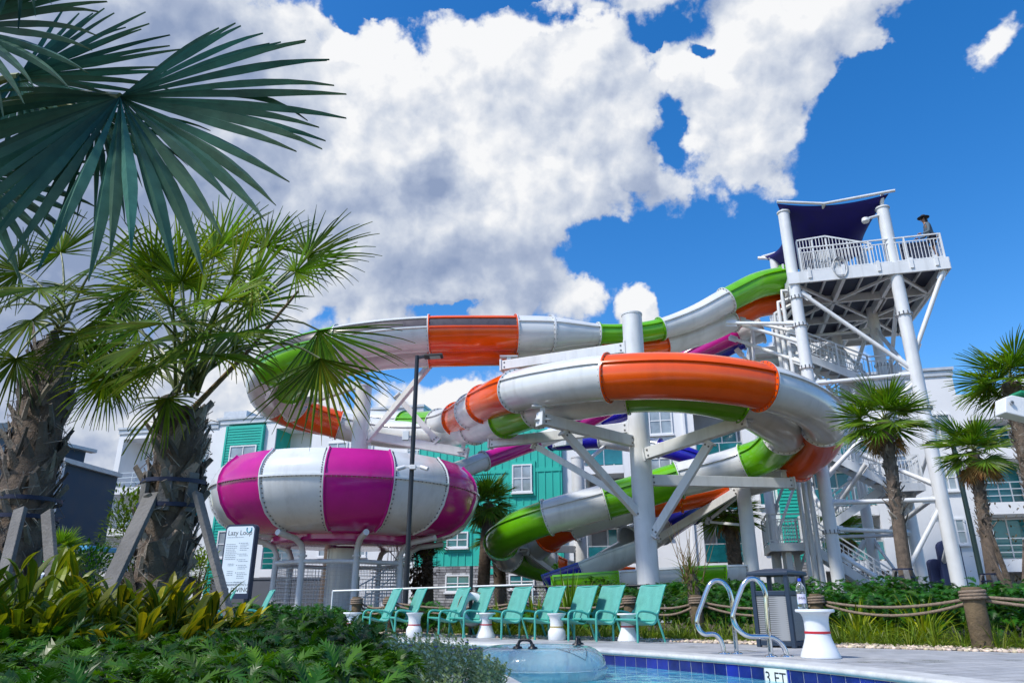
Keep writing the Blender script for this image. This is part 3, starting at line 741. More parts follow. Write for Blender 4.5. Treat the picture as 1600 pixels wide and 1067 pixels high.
mb.build('fascia', m_steel, tw)
def railing(p, q, h=1.12, sp=.125, name='railing', base=.1, npost=None, parent=None):
    mb = MB(); p, q = Vector(p), Vector(q); d = q - p; L = Vector((d.x, d.y, 0)).length; up = Vector((0, 0, 1))
    mb.bar(p + up * h, q + up * h, .06, .05); mb.bar(p + up * base, q + up * base, .04, .04); mb.bar(p + up * (h - .2), q + up * (h - .2), .035, .035)
    n = npost or max(1, round(L / 1.35))
    for i in range(n + 1): c = p + d * i / n; mb.bar(c - up * .18, c + up * (h + .02), .075, .06, d)
    m = int(L / sp)
    for i in range(1, m): c = p + d * i / m; mb.bar(c + up * base, c + up * (h - .2), .024, .024, d)
    return mb.build(name, m_steel, parent or tw)
railing(T(.35, B0 - .05, ZF), T(A1, B0 - .05, ZF)); railing(T(A1, B0 - .05, ZF), T(A1, B1, ZF)); railing(T(A0, 1.2, ZF), T(A0, B1, ZF))
railing(T(A0, B1, ZF), T(2.4, B1, ZF))
# raised guard beside the slide entries, sloping down
mb = MB()
for (a0, z0, a1, z1) in ((.35, 1.65, 1.5, 1.72), (1.5, 1.72, 3.2, 1.14)):
    mb.bar(T(a0, .12, ZF + z0), T(a1, .12, ZF + z1), .06, .06)
    n = int((a1 - a0) / .125)
    for i in range(n + 1): f = i / n; mb.bar(T(a0 + (a1 - a0) * f, .12, ZF + .1), T(a0 + (a1 - a0) * f, .12, ZF + z0 + (z1 - z0) * f), .026, .026, E1)
for a in (.35, .95, 1.5, 2.3): mb.bar(T(a, .12, ZF), T(a, .12, ZF + 1.6 - max(0, a - 1.5) * .34), .08, .06, E1)
mb.build('entry_guard', m_steel, tw)
mb = MB(); mb.obox(T(1.55, .45, ZF + .95), E1 * .32, E2 * .12, Vector((0, 0, .28))); mb.obox(T(1.7, .45, ZF + .42), E1 * .3, E2 * .12, Vector((0, 0, .2))); mb.obox(T(1.25, .5, ZF + .6), E1 * .12, E2 * .1, Vector((0, 0, .5)))
mb.build('control_box', m_grey, tw, bevel=.02)
mb = MB()
for k in range(5):
    pts = [T(1.75 + .26 * math.cos(a) + k * .01, -.28 - .012 * k, ZF + .05 + (.34 + .03 * k) * math.sin(a)) for a in [i * math.pi / 8 for i in range(17)]]
    mb.tube(pts, .014, 6)
for k in range(6): mb.tube([T(.3, -.27, ZF - .08 - .05 * k), T(1.0, -.27, ZF - .1 - .05 * k), T(1.6, -.27, ZF - .04 - .03 * k)], .014, 6)
mb.build('hose_coil', m_galv, tw)
mb = MB(); mb.obox(T(4.72, -.02, ZF + .58), E1 * .55, E2 * .012, Vector((0, 0, .36))); mb.build('guard_panel', m_under, tw)
# pipes climbing the post by the slide mouths
mb = MB()
for k, (a, b) in enumerate(((-.45, .5), (-.6, .9), (-.75, 1.3), (-.5, 1.7))):
    z = 12.9 - .35 * k
    mb.tube([T(.1, b, ZF - .5 - .1 * k), T(a, b, z), T(a, b, z - .4), T(a, b, 6.5), T(a, b, .1)], .085, 10)
    mb.tube([T(a, b, z - 2.2 - .25 * k), T(0, b, z - 2.2 - .25 * k)], .09, 10)
mb.build('water_pipe', m_steel, tw, auto=40)
# bracing
def brace(p, q, r=.085, name='brace'):
    p, q = Vector(p), Vector(q); d = (q - p).normalized(); mb = MB(); mb.cyl(p, q, r, 12)
    sd = d.cross(Vector((0, 0, 1))).normalized() if abs(d.z) < .95 else Vector((1, 0, 0))
    for e, s_ in ((p, 1), (q, -1)):
        mb.mi = 0; mb.obox(e + d * s_ * .22, d * .22, sd * .018, d.cross(sd) * .13); mb.mi = 1
        for t_ in (.1, .28): mb.obox(e + d * s_ * t_, d * .025, sd * .03, d.cross(sd) * .025)
    mb.build(name, [m_steel, m_bolt], tw, auto=40)
brace(T(.2, 0, 12.55), T(3.7, 0, 9.0)); brace(T(.2, 0, 8.65), T(3.7, 0, 8.75)); brace(T(3.7, 0, 8.4), T(.1, 0, 5.0)); brace(T(5.55, -.1, 12.9), T(3.95, .05, 9.6), .09)
brace(T(.2, 0, 4.05), T(3.65, 0, 4.05)); brace(T(.2, 0, 3.1), T(3.7, 4.3, 3.3)); brace(T(1.3, -.02, .15), T(3.7, 0, 3.7)); brace(T(3.75, .1, 4.6), T(1.9, 2.2, 6.2)); brace(T(3.75, .2, 4.2), T(3.0, 4.3, 3.4))
brace(T(.1, 0, 3.2), T(-.0, 4.3, 5.4)); brace(T(.2, 0, 2.2), T(2.4, .0, .6)); brace(T(-.1, 4.3, 3.0), T(1.8, 1.0, 5.6)); brace(T(3.85, .2, 2.6), T(3.9, 4.2, .2)); brace(T(3.85, 4.3, 4.2), T(4.4, .4, 7.0), .075)
brace(T(0, 4.4, 8.7), T(3.7, 4.4, 8.8)); brace(T(0, 4.4, 12.3), T(2.6, 6.8, 9.2)); brace(T(.0, 4.4, 8.4), T(2.6, 6.8, 11.6)); brace(T(.2, 7.1, 9.3), T(2.6, 6.9, 9.3)); brace(T(3.75, .2, 8.9), T(3.85, 4.3, 12.2)); brace(T(3.85, 4.4, 9.0), T(3.9, .3, 12.4)); brace(T(.1, .2, 9.0), T(.0, 4.2, 12.4))
brace(T(3.7, 4.4, 12.6), T(2.8, 6.8, 10.0))
for z0, z1 in ((.2, 3.2), (3.2, 6.2), (6.2, 9.2), (9.2, 12.2)):
    brace(T(.2, 7.0, z0), T(2.5, 6.9, z1), .07); brace(T(-1.5, 4.4, min(z0, 4.2)), T(-.1, 4.4, min(z1, 7.2)), .06); brace(T(3.8, 4.5, z0), T(2.8, 6.8, z1), .07)
    brace(T(0, 4.5, z1), T(3.75, 4.4, z1), .07)
# slide support brackets off the front-left post
for (p, q) in ((T(-.1, 0, 11.2), at(1135, 505, 28.2)), (T(-.1, 0, 10.4), at(1140, 502, 28.4)), (T(-.1, .2, 9.6), at(1140, 527, 30)), (T(-.1, .2, 10.9), at(1150, 498, 29)), (T(-.1, 4.2, 8.6), at(1150, 545, 31.5))):
    brace(p, q, .075, 'bracket')
# stairs
def flight(a0, z0, a1, z1, b0, b1):
    root = bpy.data.objects.new('stair_flight', None); COL.objects.link(root); root.parent = tw; KIDS.setdefault(tw.name, []).append(root); WL[root.name] = wl(tw).copy()
    n = max(6, round(abs(z1 - z0) / .19)); mb = MB()
    for i in range(n):
        f = (i + .5) / n; a = a0 + (a1 - a0) * f; z = z0 + (z1 - z0) * (i + 1) / n
        mb.obox(T(a, (b0 + b1) / 2, z - .02), E1 * abs(a1 - a0) / n * .55, E2 * (b1 - b0) / 2, Vector((0, 0, .022)))
    mb.build('treads', m_galv, root)
    mb = MB()
    for b in (b0, b1): mb.bar(T(a0, b, z0 - .02), T(a1, b, z1 - .02), .06, .32)
    mb.build('stringers', m_steel, root)
    for b in (b0, b1): railing(T(a0, b, z0 + .15), T(a1, b, z1 + .15), 1.0, .16, 'handrail', parent=root)
def landing(a0, a1, b0, b1, z, sides='lr'):
    mb = MB(); mb.obox(T((a0 + a1) / 2, (b0 + b1) / 2, z - .03), E1 * (a1 - a0) / 2, E2 * (b1 - b0) / 2, Vector((0, 0, .03)))
    for b in (b0, b1): mb.bar(T(a0 - .04, b, z - .16), T(a1 + .04, b, z - .16), .07, .3)
    for a in (a0, a1): mb.bar(T(a, b0, z - .165), T(a, b1, z - .165), .07, .28)
    for i in range(1, 5): b = b0 + (b1 - b0) * i / 5; mb.bar(T(a0, b, z - .11), T(a1, b, z - .11), .05, .1)
    mb.build('landing', m_steel, tw)
    if 'f' in sides: railing(T(a0, b0, z), T(a1, b0, z), 1.1)
    if 'k' in sides: railing(T(a0, b1, z), T(a1, b1, z), 1.1)
    if 'l' in sides: railing(T(a0, b0, z), T(a0, b1, z), 1.1)
    if 'r' in sides: railing(T(a1, b0, z), T(a1, b1, z), 1.1)
FL = [(2.9, .15, -.6, 2.8, 2.3, 3.4), (-.6, 2.8, 2.8, 5.0, 3.6, 4.7), (2.8, 5.0, -.6, 7.1, 2.3, 3.4), (-.6, 7.1, 2.8, 9.2, 3.6, 4.7), (2.8, 9.2, -.6, 11.1, 2.3, 3.4), (-.4, 11.1, 3.4, ZF, 7.8, 8.9)]
for f in FL: flight(*f)
landing(-2.0, -.6, 1.9, 4.7, 2.8, 'lfk'); landing(2.8, 4.0, 2.3, 4.7, 5.0, 'fr'); landing(-1.8, -.6, 2.3, 4.7, 7.1, 'lf'); landing(2.8, 4.0, 2.3, 4.7, 9.2, 'fr'); landing(-1.6, -.4, 2.3, 8.9, 11.1, 'lk'); landing(3.4, 4.9, 7.7, 8.9, ZF, 'rk')
mb = MB(); mb.bar(T(-1.3, 2.4, -.02), T(-1.3, 2.4, 2.5), .24, .24, E1); mb.build('landing_leg', m_steel, tw, bevel=.01); mb = MB(); mb.bar(T(-.8, 4.2, -.02), T(-.8, 4.2, 2.5), .26, .26, E1); mb.build('landing_leg', m_steel, tw, bevel=.01)

# ---------------------------------------------------------------- shade sail on the tower
FLc, FRc = T(-.25, -.3, 16.62), T(4.1, -.35, 16.42); RLc, RRc = T(-.5, 4.7, 16.55), T(4.1, 4.6, 16.4)
ss = thing('shade_sail', T(1.9, 2.2, 16.0), 'dark navy fabric sail stretched over the top deck of the slide tower', 'shade sail')
mb = MB(); n = 20; vs = []
for i in range(n + 1):
    for j in range(n + 1):
        u, v = i / n, j / n
        p = FLc.lerp(FRc, u).lerp(RLc.lerp(RRc, u), v)
        cu, cv = 4 * u * (1 - u), 4 * v * (1 - v)
        c = (FLc + FRc + RLc + RRc) / 4
        ed = Vector((0, 0, 0))
        ed += E1 * (.55 * cv * (1 - 2 * u)) + E2 * (.12 * cu * (1 - v) - .8 * cu * v)
        p = p + ed + Vector((0, 0, -.45 * cu * (1 - v) * .5 - .5 * cu * cv - 1.3 * cu * v - .5 * cv * (1 - cu)))
        vs.append(p)
fs = [(i * (n + 1) + j, i * (n + 1) + j + 1, (i + 1) * (n + 1) + j + 1, (i + 1) * (n + 1) + j) for i in range(n) for j in range(n)]
mb.add(vs, fs); fb = mb.build('fabric', m_navy, ss, smooth=True)
so_ = fb.modifiers.new('thick', 'SOLIDIFY'); so_.thickness = .012
mb = MB()
mid = T(1.6, -.28, 16.36)
mb.tube([FLc + Vector((0, 0, .1)), mid, FRc + Vector((0, 0, .12)) + E1 * .25], .062, 10)
mb.tube([T(0, 0, 16.4), T(0, 0, 16.65)], .07, 10); mb.tube([T(3.85, 0, 16.05), T(3.9, -.2, 16.5)], .08, 10)
mb.tube([mid, T(1.3, 2.0, 15.75)], .08, 10); mb.tube([T(1.3, 2.0, 15.75), RLc + Vector((0, 0, .05))], .06, 8)
mb.tube([RLc - E1 * .2, T(0, 4.4, 16.3)], .08, 10)
mb2 = MB(); mb2.tube([RRc + E1 * .35, T(3.85, 4.4, 16.2)], .08, 10); mb2.build('corner_arm', m_steel, ss, auto=40)
mb.build('sail_frame', m_steel, ss, auto=40)
mb = MB(); mb.tube([T(3.85, .0, 15.7), T(3.2, -.25, 15.45)], .06, 8); mb.build('lamp_arm', m_steel, ss, auto=40)
mb = MB(); mb.lathe(T(3.05, -.3, 15.3), [(0, .16), (.13, .14), (.15, 0), (.1, -.06), (0, -.08)], 14); mb.build('floodlight', m_steel, ss, auto=40)

# ---------------------------------------------------------------- person at the corner of the deck
m_skin = mat('skin', (0.30, 0.16, 0.10), 0.5, var=0.06, vscale=12); m_shirt = mat('grey_shirt', (0.085, 0.12, 0.15), 0.8, var=0.2, vscale=6); m_shorts = mat('dark_shorts', (0.02, 0.025, 0.05), 0.8, var=0.2)
m_hat = mat('dark_hat', (0.018, 0.016, 0.020), 0.8, var=0.2); m_hair = mat('dark_hair', (0.02, 0.014, 0.01), 0.6, var=0.3, vscale=20)
def skin(name, verts, edges, radii, material, parent, origin, rz, sub=2, root=0):
    me = bpy.data.meshes.new(name); me.from_pydata(verts, edges, []); me.materials.append(material)
    o = bpy.data.objects.new(name, me); COL.objects.link(o); o.parent = parent; KIDS.setdefault(parent.name, []).append(o)
    o.location = Vector(origin) - wl(parent); o.rotation_euler = (0, 0, rz); WL[o.name] = Vector(origin)
    md = o.modifiers.new('skin', 'SKIN'); md.use_smooth_shade = True
    if not me.skin_vertices: me.attributes.new('x', 'FLOAT', 'POINT')
    for i, sv in enumerate(me.skin_vertices[0].data):
        r = radii[i]; sv.radius = r if isinstance(r, tuple) else (r, r); sv.use_root = (i == root)
    s_ = o.modifiers.new('sub', 'SUBSURF'); s_.levels = sub; s_.render_levels = sub
    return o
def make_skin_mesh(name, verts, edges, radii, material, parent, origin, rz, sub=2):
    """evaluate a skinned skeleton to a plain mesh through bmesh-free modifiers"""
    import bpy as _b
    me = _b.data.meshes.new(name); me.from_pydata([Vector(v) for v in verts], edges, [])
    o = _b.data.objects.new(name, me); COL.objects.link(o)
    o.modifiers.new('skin', 'SKIN')
    bmm = bmesh.new(); bmm.from_mesh(me); ly = bmm.verts.layers.skin.verify(); bmm.verts.ensure_lookup_table()
    for i, v in enumerate(bmm.verts):
        r = radii[i]; v[ly].radius = r if isinstance(r, tuple) else (r, r); v[ly].use_root = (i == 0)
    bmm.to_mesh(me); bmm.free()
    s_ = o.modifiers.new('sub', 'SUBSURF'); s_.levels = sub; s_.render_levels = sub
    me.materials.append(material)
    dg = _b.context.evaluated_depsgraph_get(); dg.update()
    m2 = _b.data.meshes.new_from_object(o.evaluated_get(dg)); m2.name = name
    _b.data.objects.remove(o); _b.data.meshes.remove(me)
    m2.polygons.foreach_set('use_smooth', [True] * len(m2.polygons))
    if not m2.materials: m2.materials.append(material)
    o = _b.data.objects.new(name, m2); COL.objects.link(o)
    if parent:
        o.parent = parent; KIDS.setdefault(parent.name, []).append(o); o.location = Vector(origin) - wl(parent)
    else: o.location = origin
    o.rotation_euler = (0, 0, rz); WL[o.name] = Vector(origin)
    return o
PP = T(5.44, .06, ZF); pz = math.atan2(-E1.y, -E1.x)   # local +x looks along the deck towards the slide mouths
pe = thing('person', PP, 'person in a dark wide-brimmed hat and grey long-sleeved top leaning on the tower railing', 'person')
# body: x forward, y left, z up
V = [(0, 0, .93), (.02, 0, 1.06), (.05, 0, 1.22), (.08, 0, 1.37), (.10, 0, 1.46), (.13, 0, 1.53),
     (0, .09, .90), (.02, .10, .50), (-.02, .10, .09), (.14, .11, .04), (0, -.09, .90), (-.06, -.10, .50), (-.14, -.10, .09), (.02, -.11, .04),
     (.08, .17, 1.40), (.12, .23, 1.08), (.34, .18, 1.04), (.08, -.17, 1.40), (.12, -.25, 1.08), (.34, -.22, 1.04),
     (.15, 0, 1.60), (.16, 0, 1.66)]
Ed = [(0, 1), (1, 2), (2, 3), (3, 4), (4, 5), (0, 6), (6, 7), (7, 8), (8, 9), (0, 10), (10, 11), (11, 12), (12, 13), (3, 14), (14, 15), (15, 16), (3, 17), (17, 18), (18, 19), (5, 20), (20, 21)]
Rr = [(.11, .15), (.10, .13), (.11, .15), (.11, .16), (.07, .08), .055, .085, .058, .042, .035, .085, .058, .042, .035, .06, .045, .03, .06, .045, .03, (.085, .078), (.08, .07)]
V = [(x * 1.06, y * 1.1, z * 1.19) for (x, y, z) in V]
make_skin_mesh('body', V, Ed, Rr, m_skin, pe, PP, pz)
make_skin_mesh('shirt', [V[i] for i in (1, 2, 3, 4, 14, 15, 16, 17, 18, 19, 0)], [(0, 1), (1, 2), (2, 3), (2, 4), (4, 5), (5, 6), (2, 7), (7, 8), (8, 9), (0, 10)],
     [(.12, .155), (.13, .17), (.125, .18), (.075, .09), .075, .058, .042, .075, .058, .042, (.12, .16)], m_shirt, pe, PP, pz)
make_skin_mesh('shorts', [V[0], V[6], (.015, .11, .62), V[10], (-.05, -.11, .62)], [(0, 1), (1, 2), (0, 3), (3, 4)], [(.125, .165), .1, .085, .1, .085], m_shorts, pe, PP, pz)
def loc2(v):
    v = (v[0] * 1.06, v[1] * 1.1, v[2] * 1.19); c, s_ = math.cos(pz), math.sin(pz)
    return PP + Vector((v[0] * c - v[1] * s_, v[0] * s_ + v[1] * c, v[2]))
mb = MB(); hc = loc2((.13, 0, 1.70))
mb.lathe(hc, [(.22, .0), (.23, .012), (.115, .022), (.108, .08), (.085, .12), (0, .13)], 24); mb.lathe(hc, [(.22, 0), (.1, -.004), (0, 0)], 24)
mb.build('hat', m_hat, pe, smooth=True)
make_skin_mesh('hair', [(.085, 0, 1.97), (.064, 0, 1.88), (.03, 0, 1.78)], [(0, 1), (1, 2)], [(.085, .09), .07, .045], m_hair, pe, PP, pz)
# face details
mb = MB()
for s_ in (-.035, .035): mb.lathe(loc2((.235, s_, 1.655)), [(0, -.012), (.012, 0), (0, .012)], 8)
mb.build('eyes', m_black, pe, smooth=True)
mb = MB(); mb.tube([loc2((.225, 0, 1.655)), loc2((.262, 0, 1.615)), loc2((.23, 0, 1.608))], [.012, .02, .012], 8); mb.build('nose', m_skin, pe, smooth=True); mb = MB(); mb.tube([loc2((.225, -.03, 1.573)), loc2((.24, 0, 1.573)), loc2((.225, .03, 1.573))], [.006, .010, .006], 6); mb.build('mouth', m_skin, pe, smooth=True)
for s_ in (-.085, .085): mb = MB(); mb.lathe(loc2((.15, s_, 1.64)), [(0, -.035), (.018, -.02), (.02, .02), (0, .035)], 8); mb.build('ear', m_skin, pe, smooth=True)
for sd in (1, -1):  # hands folded over the rail: palm, four fingers, thumb
    mb = MB(); w = Vector((.37, .18 * sd if sd > 0 else -.22, 1.04))
    mb.tube([loc2(w), loc2(w + Vector((.05, 0, .004))), loc2(w + Vector((.09, 0, .0)))], [.026, .036, .030], 10)
    for k, ln in enumerate((.068, .078, .073, .056)):
        y = (-.027 + .018 * k) * sd; b = w + Vector((.085, y, .002)); mb.tube([loc2(b), loc2(b + Vector((ln * .5, 0, .004))), loc2(b + Vector((ln * .85, 0, -.022))), loc2(b + Vector((ln * .9, 0, -.048)))], [.0095, .009, .008, .0065], 8)
    b = w + Vector((.03, -.03 * sd, 0)); mb.tube([loc2(b), loc2(b + Vector((.03, -.025 * sd, -.01))), loc2(b + Vector((.055, -.03 * sd, -.03)))], [.012, .010, .008], 8)
    mb.build('hand', m_skin, pe, smooth=True)
# ---------------------------------------------------------------- buildings
FB = Vector((-22.7, 51.0, 0))
def fp(px, py=760):
    r = ray(px, py); C0 = Vector((0, 0, CZ)); t = (FB - C0).dot(E2) / r.dot(E2); p = C0 + r * t
    return (p - FB).dot(E1), p.z
def fs(px, py=760): return fp(px, py)[0]
def Bp(s, d, z): return FB + E1 * s + E2 * d + Vector((0, 0, z))
m_wall = mat('white_stucco', (0.73, 0.74, 0.75), 0.85, var=0.06, vscale=0.5, bump=0.12, bscale=30, dirt=0.12, streak=True)
m_teal = mat('teal_siding', (0.012, 0.42, 0.33), 0.6, var=0.08, vscale=0.6, dirt=0.12, streak=True)
m_dgreen = mat('deep_teal_door', (0.010, 0.20, 0.15), 0.5, var=0.08)
m_glass = mat('teal_window_glass', (0.012, 0.16, 0.18), 0.04, var=0.5, vscale=0.5, coat=0.6)
m_pane = mat('curtained_window_glass', (0.30, 0.35, 0.38), 0.06, var=0.35, vscale=0.8, coat=0.6)
m_frame = mat('white_window_frame', (0.70, 0.71, 0.72), 0.4, var=0.04)
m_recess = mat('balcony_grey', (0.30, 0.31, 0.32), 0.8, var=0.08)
m_rail = mat('balcony_rail_metal', (0.55, 0.56, 0.56), 0.35, metal=0.5)
m_flash = mat('roof_coping_metal', (0.5, 0.52, 0.54), 0.4, metal=0.2)
def stone_mat():
    m = bpy.data.materials.new('stacked_stone'); m.use_nodes = True; t = NT(m.node_tree); bs = t.n['Principled BSDF']
    tc = t.new('ShaderNodeTexCoord').outputs['Object']
    mp = t.new('ShaderNodeMapping'); mp.inputs['Rotation'].default_value = (R(90), 0, math.atan2(.2444, .9697)); t.put(mp.inputs[0], tc)
    sp = t.new('ShaderNodeSeparateXYZ'); t.put(sp.inputs[0], tc); cb = t.new('ShaderNodeCombineXYZ')
    t.put(cb.inputs[0], t.m('SUBTRACT', t.m('MULTIPLY', sp.outputs[0], .9697), t.m('MULTIPLY', sp.outputs[1], .2444))); t.put(cb.inputs[1], sp.outputs[2])
    br = t.new('ShaderNodeTexBrick'); t.put(br.inputs['Vector'], cb.outputs[0]); br.inputs['Scale'].default_value = 1.0; br.inputs['Brick Width'].default_value = .62; br.inputs['Row Height'].default_value = .16; br.inputs['Mortar Size'].default_value = .014
    br.offset_frequency = 2; br.squash = .7; br.inputs['Color1'].default_value = (.16, .16, .17, 1); br.inputs['Color2'].default_value = (.42, .42, .42, 1); br.inputs['Mortar'].default_value = (.05, .05, .05, 1)
    t.put(bs.inputs['Base Color'], t.mix(1.0, br.outputs[0], t.mr(t.noise(tc, 3.5, 5, .6), .3, .7, .6, 1.3), blend='MULTIPLY')); bs.inputs['Roughness'].default_value = .85
    b = t.new('ShaderNodeBump'); b.inputs['Strength'].default_value = .8; b.inputs['Distance'].default_value = .05; b.invert = True; t.put(b.inputs['Height'], br.outputs['Fac']); t.l.new(b.outputs[0], bs.inputs['Normal'])
    return m
m_stone = stone_mat()
hot = thing('apartment_building', Bp(20, 5, 0), 'long four-storey resort building in white with teal panels and glassed balconies, behind the slides', 'building')
def bbox(mb, s0, s1, d0, d1, z0, z1): return mb.obox(Bp((s0 + s1) / 2, (d0 + d1) / 2, (z0 + z1) / 2), E1 * (s1 - s0) / 2, E2 * (d1 - d0) / 2, Vector((0, 0, (z1 - z0) / 2)))
def window(s0, s1, z0, z1, d=0.0, glass=None, mull=1, bar=.5, parent=None):
    mb = MB(); w = .09
    for (a, b, c, e) in ((s0, s1, z0, z0 + w), (s0, s1, z1 - w, z1), (s0, s0 + w, z0 + w, z1 - w), (s1 - w, s1, z0 + w, z1 - w)): bbox(mb, a, b, d - .09, d + .0, c, e)
    for i in range(mull): c = s0 + (s1 - s0) * (i + 1) / (mull + 1); bbox(mb, c - .035, c + .035, d - .075, d, z0 + w, z1 - w)
    if bar: c = z0 + (z1 - z0) * bar; bbox(mb, s0 + w, s1 - w, d - .07, d, c - .03, c + .03)
    bbox(mb, s0 - .06, s1 + .06, d - .16, d, z0 - .1, z0)
    f = mb.build('window', m_frame, parent or hot)
    mb = MB(); bbox(mb, s0 + w, s1 - w, d - .04, d - .01, z0 + w, z1 - w); mb.build('pane', glass or m_pane, f)
def solid(s0, s1, z0, z1, d0=0.0, d1=10.0, m=None, name='wall'):
    mb = MB(); bbox(mb, s0, s1, d0, d1, z0, z1); mb.build(name, m or m_wall, hot)
def cornice(s0, s1, z, d0=0.0):
    mb = MB(); bbox(mb, s0 - .12, s1 + .12, d0 - .18, 10.1, z, z + .16); bbox(mb, s0 - .06, s1 + .06, d0 - .09, 10.05, z - .32, z - .003); mb.build('cornice', m_flash, hot)
FLR = [0.0, 2.75, 5.65, 8.55]
def balcony(s0, s1, top, floors=(1, 2, 3), dep=1.9, door=(.45, .95), glassrail=False, side=None, dark=False, slab=.5, d0=0.0):
    """open loggias: side piers, slabs and a recessed back wall with a glazed door"""
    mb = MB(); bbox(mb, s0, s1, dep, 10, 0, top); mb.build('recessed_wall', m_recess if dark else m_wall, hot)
    mb = MB(); pw = min(.45, (s1 - s0) * .1)
    for a in (s0, s1 - pw): bbox(mb, a, a + pw, d0, dep - .003, 0, top - .003)
    bbox(mb, s0 + pw, s1 - pw, d0, dep - .003, top - .7, top - .003); mb.build('pier_frame', m_wall, hot)
    for k in floors:
        z = FLR[k]
        if k > 0:
            mb = MB(); bbox(mb, s0 + pw, s1 - pw, d0 - .02, dep - .004, z - slab, z); mb.build('balcony_slab', m_wall, hot)
        zt = (FLR[k + 1] - slab if k + 1 < len(FLR) else top - .7)
        a, b = s0 + pw + (s1 - s0 - 2 * pw) * door[0], s0 + pw + (s1 - s0 - 2 * pw) * door[1]
        window(a, b, z + .05, z + 2.25, dep, m_glass, 1, 0)
        if side == 'l': mb = MB(); bbox(mb, s0 + pw, s0 + pw + .05, d0 + .1, dep, z, zt); mb.build('side_panel', m_teal, hot)
        mb = MB()
        for h in ((1.05,) if glassrail else (.35, .7, 1.05)): bbox(mb, s0 + pw, s1 - pw, d0 + .06, d0 + .1, z + h - .025, z + h + .025)
        n = max(2, int((s1 - s0) / 1.3))
        for i in range(n + 1): c = s0 + pw + .03 + (s1 - s0 - 2 * pw - .06) * i / n; bbox(mb, c - .025, c + .025, d0 + .055, d0 + .105, z, z + 1.02)
        rl = mb.build('balcony_rail', m_rail, hot)
        if glassrail: mb = MB(); bbox(mb, s0 + pw + .04, s1 - pw - .04, d0 + .075, d0 + .085, z + .08, z + 1.0); mb.build('glass_panel', m_glass, rl)
TOP = 12.9
X = {k: fs(k, 780) for k in (168, 325, 342, 402, 412, 486, 655, 880, 985, 1085, 1180, 1216, 1262, 1420, 1530, 1640, 1760)}
balcony(X[168], X[325], TOP - .1, (1, 2, 3), door=(.62, .8)); cornice(X[168], X[325], TOP - .1)
solid(X[325], X[342] - .003, 0, TOP)
solid(X[342], X[402], 0, TOP - .4, -.25, 10, m_teal, 'teal_panel')
mb = MB(); z = .3
while z < TOP - .5: bbox(mb, X[342] + .02, X[402] - .02, -.285, -.252, z, z + .035); z += .19
bbox(mb, X[342], X[342] + .14, -.3, -.25, 0, TOP - .4); bbox(mb, X[402] - .14, X[402], -.3, -.25, 0, TOP - .4); mb.build('lap_boards', m_teal, hot)
for k in (1, 2, 3): window(X[342] + .55, X[402] - .35, FLR[k] + .75, FLR[k] + 2.5, -.25)
solid(X[402] + .003, X[412], 0, TOP + .1)
balcony(X[412], X[486], TOP, (1, 2, 3), door=(.62, .95), side='l')
solid(X[486] + .003, X[655] - .003, 0, TOP)
cornice(X[325], X[655], TOP + .12)
for k in (1, 2, 3):
    for q in (505, 545, 632): s = fs(q, 780); window(s, s + 1.5, FLR[k] + .7, FLR[k] + 2.4)
# teal board and batten block on a stone base
ZS = fp(760, 884)[1]
solid(X[655], X[880], ZS, 11.0, -.35, 10, m_teal, 'teal_panel')
mb = MB(); s = X[655] + .02
while s < X[880]: bbox(mb, s, s + .06, -.39, -.352, ZS, 10.9); s += .46
zb = fp(760, 796)[1]
for z in (zb, 8.4): bbox(mb, X[655], X[880], -.40, -.352, z - .12, z + .12)
mb.build('battens', m_teal, hot)
solid(X[655] - .04, X[880] + .04, 0, ZS - .003, -.42, 10, m_stone, 'stone_base')
for (x0, y0, x1, y1, m_) in ((803, 728, 834, 770, m_pane), (702, 832, 735, 856, m_glass), (700, 898, 738, 925, m_glass), (798, 897, 838, 920, m_glass)):
    a, z1 = fp(x0, y0); b, z0 = fp(x1, y1)
    d = -.35 if y1 < 880 else -.42
    if y1 < 880: mb = MB(); bbox(mb, a - .2, b + .2, -.43, -.352, z0 - .25, z1 + .2); mb.build('window_surround', m_teal, hot); d = -.43
    window(a, b, max(.3, z0), z1, d, m_)
mb = MB()
for (x, y) in ((772, 806), (786, 806), (762, 808), (770, 893), (784, 893)): a, z = fp(x, y); mb = MB(); bbox(mb, a - .16, a + .16, -.46, -.35, z - .16, z + .16); mb.build('vent_cover', m_teal, hot)
# white bays
solid(X[880] + .003, X[880] + 1.1, 0, TOP)
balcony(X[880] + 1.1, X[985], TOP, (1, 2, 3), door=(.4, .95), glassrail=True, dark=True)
solid(X[985] + .003, X[1085] - .003, 0, TOP)
for (x0, y0, x1, y1) in ((1012, 637, 1052, 678), (1012, 716, 1052, 760), (1015, 795, 1050, 838)):
    a, z1 = fp(x0, y0); b, z0 = fp(x1, y1); window(a, b, z0, z1)
mb = MB(); a, z = fp(1088, 700); bbox(mb, X[1085] - .3, X[1085] - .16, -.16, 0, 0, TOP); mb.build('downpipe', m_frame, hot)
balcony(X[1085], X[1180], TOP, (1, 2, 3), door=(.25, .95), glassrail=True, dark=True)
solid(X[1180] + .003, X[1216] - .003, 0, TOP); cornice(X[880], X[1216], TOP)
a, z1 = fp(1183, 745); b, z0 = fp(1210, 790); window(X[1180] + .2, X[1216] - .2, z0, z1, 0, m_glass); window(X[1180] + .2, X[1216] - .2, FLR[1] + .6, FLR[1] + 2.0, 0, m_glass)
solid(X[1216], X[1262], ZS, 9.2, -.2, 10, m_teal, 'teal_panel'); solid(X[1216], X[1262], 0, ZS - .003, -.22, 10, m_stone, 'stone_base')
mb = MB(); z = ZS + .1
while z < 9.0: bbox(mb, X[1216] + .02, X[1262] - .02, -.235, -.202, z, z + .035); z += .19
mb.build('lap_boards', m_teal, hot)
